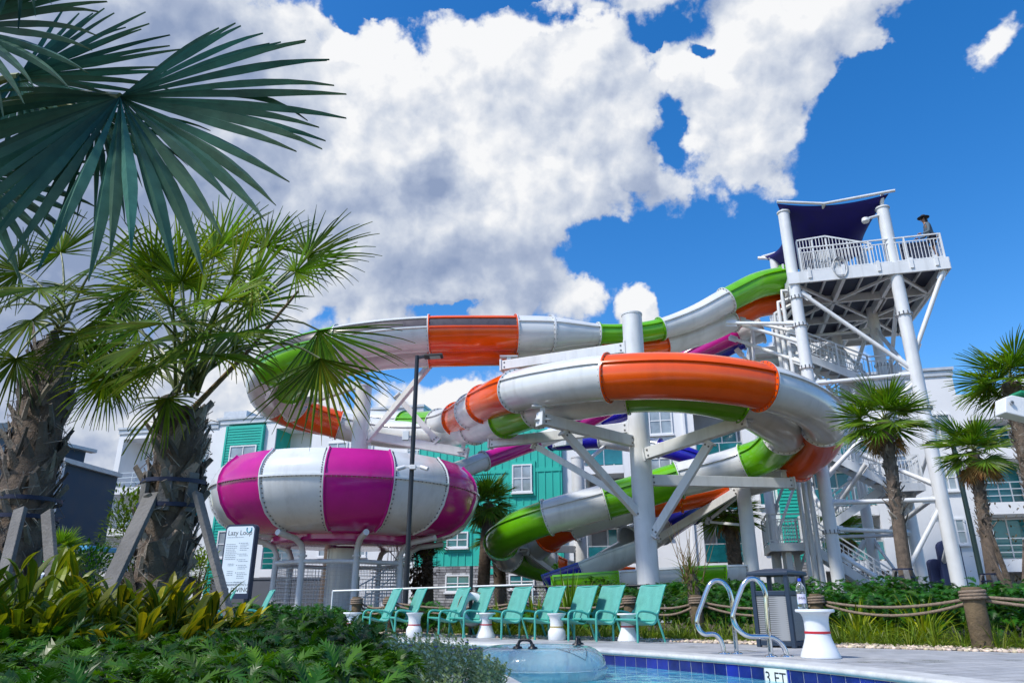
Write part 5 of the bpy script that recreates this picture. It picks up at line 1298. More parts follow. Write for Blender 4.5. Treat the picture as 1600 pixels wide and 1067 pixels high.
lr = colx(735, 948, 12.35, 0)
pp = thing('ring_post', lr, 'slim black post standing behind the aqua chairs, carrying the life ring', 'post')
mb = MB(); mb.cyl(lr + Vector((0, .09, -.05)), lr + Vector((0, .09, 1.08)), .03, 10); mb.build('shaft', m_blackm, pp, auto=50); mb = MB(); mb.cyl(lr + Vector((0, .1, .70)), lr + Vector((0, -.04, .72)), .012, 8); mb.build('hook', m_blackm, pp)
lc = lr + Vector((.03, -.01, .41)); lring = thing('life_ring', lc, 'white life ring hanging behind the back of an aqua chair', 'life ring')
mb = MB(); mb.tube([lc + Vector((.16 * math.cos(a), .01 * math.cos(a), .20 * math.sin(a))) for a in [2 * math.pi * k / 32 for k in range(32)]], .062, 12, closed=True); mb.build('ring', m_plas, lring, smooth=True)
mb = MB(); mb.tube([lc + Vector((.235 * math.cos(a), -.01, (.275 + .015 * math.sin(8 * a)) * math.sin(a))) for a in [2 * math.pi * k / 40 for k in range(40)]], .008, 6, closed=True); mb.build('grab_rope', m_rope, lring, smooth=True)
# grey low boundary wall behind the sign
bwl = thing('boundary_wall', colx(450, 915, 41, 0), 'plain dark grey low wall behind the pool rules sign', 'wall')
m_gw = mat('grey_wall_paint', (.10, .11, .13), .7, var=.08); p0, p1 = colx(330, 915, 42.5, 0), colx(560, 915, 40.5, 0)
mb = MB(); mb.bar(p0 + Vector((0, 0, .9)), p1 + Vector((0, 0, .9)), .2, 1.9); mb.build('panel', m_gw, bwl); mb = MB(); mb.bar(p0 + Vector((0, 0, 1.9)), p1 + Vector((0, 0, 1.9)), .3, .1); mb.build('cap', m_gw, bwl)

# ---------------------------------------------------------------- lamp posts
def lamp_post(px, py, Y, top_py, r, lab, mt):
    t_ = at(px, top_py, Y); b = Vector((t_.x, t_.y, 0)); o = thing('lamp_post', b, lab, 'lamp post')
    mb = MB(); mb.cyl(b + Vector((0, 0, -.05)), t_, r, 14, r * .9); mb.lathe(b, [(r + .09, -.02), (r + .09, .08), (r, .16)], 14); mb.build('pole', mt, o, auto=40); return o, t_
l1, t1 = lamp_post(652, 0, 19.5, 556, .068, 'tall black lamp post in front of the striped bowl with cameras on it', m_blackm)
mb = MB(); mb.bar(t1 + Vector((0, 0, -.06)), t1 + Vector((.25, -.02, -.02)), .07, .07); mb.build('lamp_arm', m_blackm, l1)
mb = MB(); mb.obox(t1 + Vector((.47, -.03, -.02)), Vector((.27, 0, .015)), Vector((0, .16, 0)), Vector((-.002, 0, .035))); hd = mb.build('lamp_head', mat('bronze_metal', (.05, .04, .035), .5), l1, bevel=.012)
mb = MB(); mb.obox(t1 + Vector((.52, -.03, -.061)), Vector((.15, 0, .008)), Vector((0, .12, 0)), Vector((0, 0, .005))); mb.build('lens', m_plas, hd)
m_camw = mat('camera_white', (.7, .7, .7), .35)
c = at(646, 731, 19.5); mb = MB(); mb.box(c + Vector((0, -.11, 0)), (.16, .16, .12)); mb.bar(c + Vector((-.30, -.1, .02)), c + Vector((.28, -.1, .02)), .05, .06); cb_ = mb.build('camera_bracket', m_camw, l1, bevel=.01)
for sx in (-1, 1):
    mb = MB(); q = c + Vector((.30 * sx, -.14, .0)); mb.cyl(q + Vector((-.08 * sx, 0.02, .01)), q + Vector((.12 * sx, -.08, -.07)), .055, 12); mb.build('security_camera', m_camw, l1, auto=40)
c = at(636, 681, 19.5); mb = MB(); mb.box(c + Vector((-.03, -.03, 0)), (.18, .12, .26)); mb.bar(c + Vector((.0, 0, -.02)), c + Vector((.25, 0, -.02)), .04, .04); mb.build('junction_box', m_camw, l1, bevel=.01)
m_dkg = mat('dark_green_metal', (.012, .03, .028), .4)
l2, t2 = lamp_post(1489, 0, 24, 694, .085, 'slim dark green lamp post among the palms on the right', m_dkg)
mb = MB(); mb.obox(t2 + Vector((-.42, 0, .08)), Vector((.42, 0, .02)), Vector((0, .16, 0)), Vector((0, 0, .045))); hd = mb.build('lamp_head', m_dkg, l2, bevel=.012)
mb = MB(); mb.obox(t2 + Vector((-.45, 0, .028)), Vector((.30, 0, .016)), Vector((0, .13, 0)), Vector((0, 0, .006))); mb.build('lens', mat('lit_lens', (.9, .88, .8), .4, emit=(1, .93, .75), estr=.9), hd)
for (px, Y, w, h, tiltt, lab) in ((1467, 27.5, .5, 2.1, .2, 'shorter navy padded board behind a white tower post'), (1494, 27.2, .85, 2.75, .15, 'taller navy padded board with rounded top behind a white tower post')):
    p = colx(px, 905, Y, 0); o = thing('padded_board', p, lab, 'padded board'); pts = [p + Vector((-w / 2, 0, -.02)), p + Vector((w / 2, 0, -.02))]
    for k in range(9): a = math.pi * k / 8; pts.append(p + Vector((w / 2 * math.cos(a), 0, h - w * .3 + w * .3 * math.sin(a))))
    mb = MB(); mb.prism(pts, Vector((0, .22, 0))); mb.build('pad', mat('navy_vinyl', (.012, .02, .07), .5), o, bevel=.04)
    mb = MB(); mb.box(p + Vector((0, .11, .02)), (w * .9, .3, .08)); mb.build('foot', m_grey, o)
# white housing poking in at the right border
q = at(1571, 634, 9.0); arm = thing('cantilever_bracket', q, 'white boxy bracket with a green top strip jutting in at the right border', 'bracket')
mb = MB(); A_ = [at(1571, 644, 9), at(1571, 620, 9), at(1582, 617, 9), at(1760, 655, 9), at(1760, 690, 9)]; mb.prism(A_, Vector((0, .22, 0))); mb.build('housing', m_white, arm, bevel=.012)
mb = MB(); mb.bar(at(1586, 615, 9.1), at(1760, 651, 9.1), .24, .03); mb.build('green_strip', mat('green_strip', (.01, .25, .12), .4), arm)
mb = MB(); c = at(1580, 629, 8.99); mb.cyl(c, c + Vector((0, -.02, 0)), .028, 16); mb.mi = 1; mb.cyl(c + Vector((0, -.02, 0)), c + Vector((0, -.03, 0)), .015, 12); mb.build('pivot_bolt', [m_grey, m_bolt], arm, auto=40)
e_ = at(1750, 670, 9.1); mb = MB(); mb.cyl(Vector((e_.x, e_.y, -.05)), e_, .08, 12); mb.build('mast', m_white, arm, auto=40)
# ---------------------------------------------------------------- plants
def leafmat(name, color, rough=.45, trans=.35, var=.25, transcol=(1.3, 1.5, .4), vscale=6, spec=.4):
    return mat(name, color, rough, var=var, vscale=vscale, tone=True, trans=trans, transcol=transcol, spec=spec)
m_sabal = leafmat('sabal_leaf', (.082, .165, .016), .42, .42, spec=.28); m_bism = leafmat('blue_palm_leaf', (.045, .140, .108), .5, .28, .3, (1.1, 1.4, .7), spec=.3)
m_strap = leafmat('strap_leaf', (.105, .190, .018), .4, spec=.3); m_dark = leafmat('dark_glossy_leaf', (.022, .088, .007), .36, .25, .3, spec=.3)
m_ginger = leafmat('variegated_leaf', (.28, .29, .016), .42, .35, .2, (1.5, 1.3, .3), spec=.3); m_silver = leafmat('silver_leaf', (.40, .45, .33), .8, .25, spec=.15)
m_stalk = mat('green_stalk', (.11, .14, .035), .5, var=.2); m_dead = mat('dry_frond', (.22, .15, .07), .85, var=.35, tone=True, trans=.25, transcol=(1.2, 1.1, .7))
m_bark = mat('palm_bark', (.135, .100, .074), .95, var=.45, vscale=9, bump=.9, bscale=45, dirt=.5, streak=True); m_boot = mat('palm_boot', (.215, .185, .155), .9, var=.35, vscale=6, bump=.7, bscale=60, tone=True, dirt=.45)
m_plank = mat('weathered_plank', (.16, .155, .15), .85, var=.35, vscale=3, bump=.6, bscale=40, dirt=.5, streak=True); m_strapb = mat('navy_strap', (.01, .016, .05), .6)
m_flower = mat('violet_flower', (.10, .07, .62), .6)
UP = Vector((0, 0, 1))
def blade(mb, base, d, L, w, droop, nrm=None, segs=5, tone=(1, 1, 1), tip=None, fold=.25, wprof=None, twist=0):
    """one strap leaf: arcs from direction d down under its own weight"""
    d = Vector(d).normalized(); s = d.cross(nrm if nrm is not None else UP)
    if s.length < 1e-3: s = Vector((1, 0, 0))
    s.normalize(); n = s.cross(d); vs = []; p = Vector(base); step = L / segs; dd = d.copy(); cols = []
    for i in range(segs + 1):
        u = i / segs
        ww = w * (wprof(u) if wprof else (min(1, .55 + 1.6 * u) * (1 - u ** 2.2) + .02))
        vs += [p - s * ww * .5 + n * ww * fold, p.copy(), p + s * ww * .5 + n * ww * fold]
        t_ = tone if tip is None else tuple(tone[k] * (1 - u ** 3) + tip[k] * u ** 3 for k in range(3))
        cols += [t_] * 3
        dd = (dd + Vector((0, 0, -droop * (u + .15) / segs * 2))).normalized(); p = p + dd * step
    b = len(mb.v); mb.v.extend(vs); mb.c.extend(cols)
    for i in range(segs):
        for j in (0, 1): mb.f.append((b + i * 3 + j, b + i * 3 + j + 1, b + i * 3 + j + 4, b + i * 3 + j + 3)); mb.m.append(mb.mi)
def fan(mb, hub, t, s, R_, nseg=30, spread=R(140), droop=.5, tone=(1, 1, 1), join=.42, tipdry=.5, r_=rnd, asym=0.0, segs=6, fold=.10, thin=1.0, jit=.06):
    """palmate frond: pleated segments joined near the hub, free and drooping at the tips"""
    t = Vector(t).normalized(); s = (Vector(s) - t * Vector(s).dot(t)).normalized(); n = s.cross(t)
    if n.z < 0: n = -n
    dphi = 2 * spread / nseg
    for k in range(nseg):
        ph = -spread + dphi * (k + .5) + asym; dv = (t * math.cos(ph) + s * math.sin(ph) + n * r_.gauss(0, jit)).normalized()
        L = R_ * (.72 + .28 * math.cos(ph * .9)) * r_.uniform(.9, 1.06)
        dr = droop * r_.uniform(.5, 1.5) * (2.6 if r_.random() < .08 else 1); v = r_.uniform(.65, 1.35); yl = max(0, r_.gauss(0, .25))
        c0 = (tone[0] * v * (1 + yl), tone[1] * v, tone[2] * v * (1 - .3 * yl))
        dry = r_.random() < tipdry
        vs = []; cols = []; o = hub.copy()
        sd = n.cross(dv).normalized(); p = Vector(o); dcur = dv.copy()
        for i in range(segs + 1):
            u = i / segs; wj = 2 * math.tan(dphi / 2) * u * L * 1.04
            wmax = 2 * math.tan(dphi / 2) * join * L
            w = wj if u <= join else wmax * (1 - ((u - join) / (1 - join)) ** 1.5) * (1.0 if u < join + .01 else .92) * thin
            w = max(w, .0015)
            pl = fold * w + .004
            vs += [p - sd * w * .5 - n * pl, p + n * pl, p + sd * w * .5 - n * pl]
            f = u ** 4 if dry else 0
            cc = tuple(c0[q] * (1 - f) + (2.6, 1.3, 1.0)[q] * f for q in range(3)); sh = .75 + .25 * min(1, u * 2.5)
            cols += [cc] * 3
            g = dr * (max(0, u - .15)) ** 1.3 * 2.2 / segs
            dcur = (dcur + Vector((0, 0, -g))).normalized(); p = p + dcur * (L / segs)
        b = len(mb.v); mb.v.extend(vs); mb.c.extend(cols)
        for i in range(segs):
            for j in (0, 1): mb.f.append((b + i * 3 + j, b + i * 3 + j + 1, b + i * 3 + j + 4, b + i * 3 + j + 3)); mb.m.append(mb.mi)
def petiole(mb, p0, p1, sag, r0, r1, n=8):
    p0, p1 = Vector(p0), Vector(p1); P = []
    for i in range(n + 1):
        u = i / n; P.append(p0.lerp(p1, u) + UP * (sag * 4 * u * (1 - u)))
    rs = [r0 * (1 - i / n) + r1 * i / n for i in range(n + 1)]
    mb.col = (1, 1, 1); mb.tube(P, rs, 6); return (P[-1] - P[-2]).normalized()
def frond(parent, crown, hub, R_, droop=.5, tone=(1, 1, 1), sag=.12, mats=None, nseg=32, spread=R(130), tdown=.35, sroll=0.0, thin=.8, r0=.018, tipdry=.4, t=None, s=None, join=.42, segs=6):
    mb = MB(); mb.mi = 1
    te = petiole(mb, crown, hub, sag, r0, .009)
    tt = (te + Vector((0, 0, -tdown))).normalized() if t is None else Vector(t)
    ss = tt.cross(Vector((rnd.gauss(0, .35), -1.0, .45 + rnd.gauss(0, .3)))) if s is None else Vector(s)
    if ss.length < .05: ss = Vector((1, 0, 0))
    ss.normalize(); nn = ss.cross(tt)
    ss = ss * math.cos(sroll) + nn * math.sin(sroll)
    mb.mi = 0; fan(mb, Vector(hub), tt, ss, R_, nseg, spread, droop, tone, join, tipdry, thin=thin, segs=segs)
    return mb.build('frond', mats or [m_sabal, m_stalk], parent)
def trunk(parent, b, top, r0, r1, boots=True, nb=90, bl=.30, bw=.13, flare=1.0, r_=rnd, tone=1.0, start=.0, out=.55):
    b, top = Vector(b), Vector(top); ax = (top - b); H = ax.length; ax.normalize()
    xa = ax.orthogonal().normalized(); ya = ax.cross(xa); mb = MB(); mb.col = (1, 1, 1)
    N = 14; pts = [b + ax * H * i / N for i in range(N + 1)]; rs = [(r0 * (1 - i / N) + r1 * i / N) * (1 + (.18 * flare if i == 0 else 0)) for i in range(N + 1)]
    mb.mi = 0; mb.tube(pts, rs, 20)
    if not boots:   # ring scars
        k = .05
        while k < 1: mb.tube([b + ax * H * k, b + ax * H * (k + .012)], [(r0 * (1 - k) + r1 * k) * 1.05] * 2, 18, cap=False); k += .035 * r_.uniform(.8, 1.3)
    else:
        for k in range(nb):
            u = start + (1 - start) * (k + .5) / nb; a = k * 2.39996 + r_.uniform(-.15, .15); r = r0 * (1 - u) + r1 * u
            rad = xa * math.cos(a) + ya * math.sin(a); tan = ax.cross(rad)
            L = bl * r_.uniform(.6, 1.2); w = bw * r_.uniform(.6, 1.2); lean = out * r_.uniform(.3, 1.3); tw_ = (1 if k % 2 else -1) * r_.uniform(.35, 1.5)
            dirv = (ax * math.cos(lean) + rad * math.sin(lean) + tan * tw_ * .5).normalized(); sd = (tan - dirv * tan.dot(dirv)).normalized(); nn = dirv.cross(sd)
            if nn.dot(rad) < 0: nn = -nn
            p0 = b + ax * H * u + rad * r * .86 - ax * L * .35
            v = tone * r_.uniform(.35, 1.5); g = r_.uniform(.92, 1.05); mb.col = (v, v * g * .98, v * g * .95); mb.mi = 1
            vs = []
            for (q, ww, th) in ((0, 1.2, .022), (.35, 1.0, .022), (.7, .72, .018), (1, r_.uniform(.35, .75), .012)):
                c = p0 + dirv * L * q
                vs += [c - sd * w * ww * .5, c + nn * th * .9, c + sd * w * ww * .5, c - nn * th * .5]
            fs_ = [(i * 4 + j, i * 4 + (j + 1) % 4, (i + 1) * 4 + (j + 1) % 4, (i + 1) * 4 + j) for i in range(3) for j in range(4)] + [(12, 13, 14, 15)]
            mb.add(vs, fs_)
        mb.mi = 0
        for k in range(nb * 3):      # loose fibres between the boots
            u = start + (1 - start) * r_.random(); a = r_.uniform(0, 6.283); r = r0 * (1 - u) + r1 * u; rad = xa * math.cos(a) + ya * math.sin(a); tan = ax.cross(rad)
            q = b + ax * H * u + rad * (r + r_.uniform(0, .05)); dv = (tan * r_.uniform(-1, 1) + ax * r_.uniform(-.6, 1) + rad * r_.uniform(-.1, .35)).normalized(); L = bl * r_.uniform(.2, .6); v = r_.uniform(.4, 2.2); mb.col = (v, v, v); mb.mi = 1 if k % 2 else 0
            mb.bar(q, q + dv * L, .006, .004, rad)
        mb.mi = 0; mb.col = (1, 1, 1)
    return mb.build('trunk', [m_bark, m_boot], parent, auto=35)

# ------- sabal palm in the middle of the left bed
def hubpt(px, py, Y): return at(px, py, Y)
b = at(254, 905, 6.5); b = Vector((b.x, 6.5, -.03)); top = at(288, 640, 6.45)
pm = thing('sabal_palm', b, 'strapped sabal palm with two timber props, its drooping fronds crossing the lamp post', 'palm tree', 'fan palms by the pool')
trunk(pm, b, top, .225, .185, nb=170, bl=.32, bw=.105, out=.34)
cr = at(292, 605, 6.4)
rnd.seed(21)
FR = [ # hub px,py,Y, R, droop, tdown, sag, spread
 (498, 516, 6.0, .92, .4, .75, .34, 66), (500, 560, 5.75, .84, .35, 1.1, .26, 72), (462, 425, 6.3, .66, .45, .15, .10, 125), (415, 385, 6.8, .62, .4, -.1, .08, 125), (335, 400, 6.3, .62, .45, .0, .05, 130), (275, 410, 6.9, .66, .4, -.1, .05, 130),
 (215, 450, 6.5, .66, .55, .3, .10, 130), (180, 500, 6.9, .68, .7, .5, .12, 125), (318, 520, 5.75, .74, .55, .4, .05, 150), (232, 535, 5.9, .70, .75, .7, .10, 130), (262, 622, 6.15, .62, .95, 1.1, .10, 105), (388, 478, 6.5, .66, .6, .3, .08, 130), (365, 430, 5.9, .60, .5, .1, .05, 130), (240, 420, 6.0, .6, .5, .1, .06, 130), (480, 400, 6.6, .75, .6, .2, .14, 125), (335, 555, 5.8, .62, .8, .5, .04, 140), (245, 570, 6.0, .62, .9, .7, .05, 130), (290, 540, 6.9, .62, .6, .2, .03, 140), (365, 540, 6.8, .66, .8, .5, .06, 130), (305, 490, 5.9, .62, .6, .2, .04, 145), (215, 515, 6.4, .66, .8, .5, .08, 130), (165, 590, 6.6, .58, 1.0, .9, .16, 120), (395, 440, 5.8, .72, .7, .3, .08, 135), (350, 380, 6.9, .7, .5, -.1, .05, 130), (285, 440, 6.0, .72, .6, .2, .04, 140), (255, 505, 5.6, .66, .8, .6, .06, 135), (370, 520, 6.0, .66, .9, .7, .08, 125), 
 (300, 450, 7.1, .62, .5, .1, .05, 130), (345, 470, 5.6, .55, .6, .3, .05, 140), (270, 480, 5.7, .58, .6, .4, .05, 140), ]
for i, (px, py, Y, R_, dr, td, sg_, sp_) in enumerate(FR):
    ex = {0: ((.60, -.2, -.78), (.78, .0, .60)), 1: ((.22, -.2, -.96), (.96, 0, .22))}.get(i, (None, None))
    y = rnd.random(); tn = (1.0 + .9 * y, 1.0 + .45 * y, 1.0) if py < 540 else (1.4, 1.05, .7)
    v = rnd.uniform(.8, 1.4); frond(pm, cr + Vector((rnd.uniform(-.08, .08), rnd.uniform(-.08, .08), rnd.uniform(-.1, .1))), hubpt(px, py, Y), R_, dr, tuple(c * v for c in tn), sg_, nseg=max(22, int(sp_ * .25)), spread=R(sp_), tdown=td, thin=.95, t=ex[0], s=ex[1], join=.33, segs=7, sroll=rnd.uniform(-.3, .3))
mb = MB(); p_, q_ = at(300, 640, 6.3), at(466, 455, 6.2); mb.tube([p_, p_.lerp(q_, .5) + Vector((0, 0, -.05)), q_], [.028, .02, .012], 7); mb.build('cut_stalk', m_dead, pm)
m_ax = (top - b).normalized()
def on_trunk(py): # centre of the trunk at the image row
    for i in range(200):
        c = b.lerp(top, i / 199)
        zc = c.y * CP + (c.z - CZ) * SP; yv = (c.z - CZ) * CP - c.y * SP
        if PY0 - F * yv / zc < py: return c
    return top
for k, py in enumerate((755, 792)):
    c = on_trunk(py); mb = MB(); mb.tube([c - m_ax * .018, c + m_ax * .018], [.275, .275], 24, cap=False); mb.tube([c - m_ax * .018, c + m_ax * .018], [.268, .268], 24, cap=False); mb.build('tree_strap', m_strapb, pm, auto=40)
mb_c = on_trunk(772)
for k in range(7):
    a = 2 * math.pi * k / 7 + .4; rd = Vector((math.cos(a), math.sin(a), 0)); mb = MB(); mb.obox(mb_c + rd * .245, rd * .018, Vector((-rd.y, rd.x, 0)) * .05, m_ax * .17); mb.build('batten', m_plank, pm, bevel=.004)
for (p0, p1) in ((at(238, 772, 6.25), colx(128, 930, 5.3, .0)), (at(308, 770, 6.3), colx(392, 955, 5.7, .0))):
    w_, h_ = (.05, .125) if p0.x < -3.0 else (.085, .045)
    mb = MB(); mb.bar(p0, p1, w_, h_, (p1 - p0).cross(Vector((0, 1, .4)))); mb.build('timber_prop', m_plank, pm, bevel=.006)

# ------- sabal palm at the left edge
b1_ = at(18, 890, 7.4); b1_ = Vector((b1_.x, 7.4, -.03)); top1 = at(88, 540, 7.5)
pl = thing('sabal_palm', b1_, 'leftmost sabal palm with a thick criss-cross trunk and short timber props', 'palm tree', 'fan palms by the pool')
trunk(pl, b1_, top1, .30, .19, nb=230, bl=.34, bw=.11, out=.32, tone=.85)
rnd.seed(33)
cr1 = at(90, 505, 7.4)
FR1 = [(30, 425, 7.4, .75, .5, .2), (95, 395, 7.6, .75, .4, -.1), (150, 415, 7.0, .75, .5, .2), (60, 450, 6.8, .72, .6, .3), (-25, 450, 7.2, .75, .6, .4), (185, 470, 7.2, .72, .7, .5), (160, 540, 6.9, .7, .9, .8), (-30, 540, 7.4, .75, .8, .7), (25, 560, 6.9, .68, .9, .9), (125, 455, 8.0, .72, .5, .2), (190, 560, 7.8, .66, .9, .9), (50, 500, 6.7, .66, .8, .6), (120, 520, 6.7, .62, .8, .7), (5, 480, 8.0, .75, .5, .3), (170, 590, 7.2, .58, 1.0, 1.1)]
for (px, py, Y, R_, dr, td) in FR1:
    y = rnd.random() * .6; v = rnd.uniform(.55, 1.0); frond(pl, cr1 + Vector((rnd.uniform(-.08, .08), rnd.uniform(-.08, .08), rnd.uniform(-.1, .1))), hubpt(px, py, Y), R_, dr, (v * (1 + y), v * (1 + .3 * y), v), .1, nseg=32, spread=R(128), tdown=td, thin=.62, sroll=rnd.uniform(-.4, .4))
ax1 = (top1 - b1_).normalized()
for py in (785, 812):
    c = min((b1_.lerp(top1, i / 199) for i in range(200)), key=lambda c: abs(PY0 - F * ((c.z - CZ) * CP - c.y * SP) / (c.y * CP + (c.z - CZ) * SP) - py))
    mb = MB(); mb.tube([c - ax1 * .02, c + ax1 * .02], [.345, .345], 24, cap=False); mb.tube([c - ax1 * .02, c + ax1 * .02], [.337, .337], 24, cap=False); mb.build('tree_strap', m_strapb, pl, auto=40)
for (p0, p1) in ((at(32, 795, 7.0), colx(5, 900, 6.4, 0)), (at(74, 800, 7.1), colx(118, 905, 6.6, 0))):
    mb = MB(); mb.bar(p0, p1, .05, .115, (p1 - p0).cross(Vector((0, 1, .4)))); mb.build('timber_prop', m_plank, pl, bevel=.006)

# ------- big blue-green fan palm whose crown hangs in from beyond the left border
rnd.seed(5)
tb = Vector((-3.4, 3.4, -.03)); tt_ = Vector((-3.35, 3.5, 3.05))
bp_ = thing('blue_fan_palm', tb, 'huge blue-green fan palm fronds hanging in from the upper left corner', 'palm tree', 'fan palms by the pool')
trunk(bp_, tb, tt_, .26, .2, nb=60)
def bfr(crown, hub, t, s, R_, nseg, spread, droop, asym=0.0, tone=(1, 1, 1), thin=.9, join=.5, tipdry=.6):
    mb = MB(); mb.mi = 1; petiole(mb, crown, hub, .1, .03, .022); mb.mi = 0
    fan(mb, Vector(hub), t, s, R_, nseg, R(spread), droop, tone, join, tipdry, asym=R(asym), segs=9, fold=.16, thin=thin, jit=.035)
    return mb.build('frond', [m_bism, m_stalk], bp_)
bfr(tt_, at(188, 152, 3.0), (.50, -.25, -.74), (.84, .12, .46), 1.25, 52, 138, .42, -12, join=.62, thin=1.0)
bfr(tt_, at(30, 120, 3.35), (.8, -.1, -.28), (.3, .2, .9), .92, 34, 110, .25, 0, (.85, .9, .95))
bfr(tt_, at(-60, 40, 2.8), (.75, -.2, -.2), (.2, .1, 1), .95, 30, 95, .5, 0, (.8, .85, .8))
bfr(tt_, at(30, -75, 2.7), (.5, -.2, -.75), (.8, .1, .5), .62, 22, 95, .35, 0, (.75, .85, .7), thin=.55)
bfr(tt_, at(-40, 270, 3.3), (.5, -.1, -.85), (.85, .1, .5), .8, 26, 110, .4, 0, (.6, .7, .75))
bfr(tt_, at(150, 175, 3.25), (.2, -.15, -.95), (.95, .05, .2), .78, 26, 80, .5, 0, (.75, .75, .6), thin=.8)

# ------- smaller palms copied from three frond shapes
def proto_frond(i, R_, pet, mats):
    rr = random.Random(50 + i); mb = MB(); mb.mi = 1; te = petiole(mb, (0, 0, 0), (pet, 0, -.05), .06, .014, .007, 5); mb.mi = 0
    fan(mb, Vector((pet, 0, -.05)), (1, 0, -.15), (0, 1, .1), R_, 32, R(122), .35 + .15 * i, (1.35, 1.3, 1), .5, .3, rr, segs=4, thin=.85)
    me_o = mb.build('frond', mats, None); return me_o
PF = [proto_frond(i, .78, .46, [m_sabal, m_stalk]) for i in range(3)]
PD = [proto_frond(i + 5, .5, .5, [m_dead, m_dead]) for i in range(1)]
PMESH = [o.data for o in PF]; DMESH = [o.data for o in PD]
for o in PF + PD: bpy.data.objects.remove(o)
def put(parent, me, loc, elev, az, scale, roll=0.0):
    o = bpy.data.objects.new('frond', me); COL.objects.link(o); o.parent = parent; KIDS.setdefault(parent.name, []).append(o)
    o.matrix_local = Matrix.Translation(Vector(loc) - wl(parent)) @ Matrix.Rotation(az, 4, 'Z') @ Matrix.Rotation(-elev, 4, 'Y') @ Matrix.Rotation(roll, 4, 'X') @ Matrix.Scale(scale, 4)
def palm(px, py, bpx, Y, sc, n, lab, r0, r1, boots=True, dead=0, seed=1, props=False, nb=70, group='fan palms by the pool', lo=-35, ground=True):
    rr = random.Random(seed); c = at(px, py, Y); p = colx(bpx, 905, Y, -.03)
    o = thing('fan_palm', p, lab, 'palm tree', group)
    trunk(o, p, c - Vector((0, 0, .1 * sc)), r0, r1, boots, nb, .20 * sc, .085 * sc, r_=rr, tone=.8, start=.5, out=.5)
    for k in range(n):
        u = (k + .5) / n; el = R(80 - (80 - lo) * u ** .9 + rr.uniform(-10, 10)); az = k * 2.39996 + rr.uniform(-.3, .3)
        put(o, PMESH[k % 3], c + Vector((0, 0, rr.uniform(-.08, .05) * sc)), el, az, sc * rr.uniform(.85, 1.1), rr.uniform(-.4, .4))
    for k in range(dead): put(o, DMESH[0], c - Vector((0, 0, .12 * sc)), R(rr.uniform(-75, -40)), rr.uniform(0, 6.28), sc * rr.uniform(.8, 1.0), rr.uniform(-.5, .5))
    if props:
        for k in range(3):
            a = R(-100 + 110 * k); q = p + Vector((math.cos(a) * .55, math.sin(a) * .5, 0)); mb = MB(); mb.bar(q, p + Vector((math.cos(a) * .16, math.sin(a) * .16, 1.15)), .05, .10, Vector((-math.sin(a), math.cos(a), 0))); mb.build('timber_prop', m_plank, o, bevel=.006)
        for z in (1.0, 1.15): mb = MB(); mb.tube([p + Vector((0, 0, z)), p + Vector((0, 0, z + .03))], [r0 * 1.35] * 2, 16, cap=False); mb.build('tree_strap', m_strapb, o)
    return o
palm(1381, 655, 1413, 14.8, .92, 21, 'slim fan palm in front of the tower with one yellowing hanging frond', .14, .11, True, 5, 11, True)
palm(1520, 704, 1548, 17.0, .92, 18, 'fan palm beside the dark green lamp post with a shaggy upper trunk', .15, .12, True, 9, 12, True)
palm(1578, 592, 1650, 14.5, .95, 20, 'tall fan palm cut off by the right border', .20, .17, True, 2, 13, nb=110)
palm(763, 784, 753, 33, 1.25, 26, 'small distant palm with a smooth trunk between the bowl and the green slide', .28, .24, False, 2, 14, group='distant palms by the building', lo=-50)
palm(778, 838, 784, 34, 1.2, 20, 'small distant palm half hidden behind the green slide bend', .30, .26, True, 2, 15, group='distant palms by the building')
palm(668, 842, 671, 33, 1.0, 16, 'small distant palm tucked under the rim of the bowl', .26, .22, False, 4, 16, group='distant palms by the building')
palm(1140, 800, 1152, 31, 1.25, 24, 'shaggy palm below the slides left of the small railed landing', .3, .28, True, 4, 17, group='distant palms by the building')
palm(520, 812, 508, 35, .8, 12, 'palm trunk seen through the net below the bowl', .24, .22, True, 2, 18, group='distant palms by the building')
palm(1318, 830, 1322, 35, 1.2, 18, 'palm seen between the tower stairs and posts', .28, .24, True, 5, 20, group='distant palms by the building')
palm(97, 862, 95, 17, .55, 18, 'little palm with upright leaves in front of the navy building', .1, .09, True, 1, 19)

# ------- clumps of strap leaves
def clump(name, p, n, L, w, lab, cat, m, group=None, tone=(1, 1, 1), spreadv=.9, droop=.9, r_=rnd, base=.08, segs=5, mix=.35):
    o = None; mb = MB(); p = Vector(p)
    for k in range(n):
        a = r_.uniform(0, 6.283); le = r_.random() ** .7 * spreadv
        d = Vector((math.cos(a) * math.sin(le), math.sin(a) * math.sin(le), math.cos(le))); v = r_.uniform(.6, 1.3); y = r_.random() * mix
        blade(mb, p + Vector((math.cos(a) * base * r_.random(), math.sin(a) * base * r_.random(), -.03)), d, L * r_.uniform(.6, 1.15), w * r_.uniform(.7, 1.2), droop * r_.uniform(.5, 1.4), None, segs, (tone[0] * v * (1 + 1.6 * y), tone[1] * v * (1 + .6 * y), tone[2] * v))
    ob = mb.build(name, m, None, loc=p); return tag(ob, lab, cat, group)
rnd.seed(77)
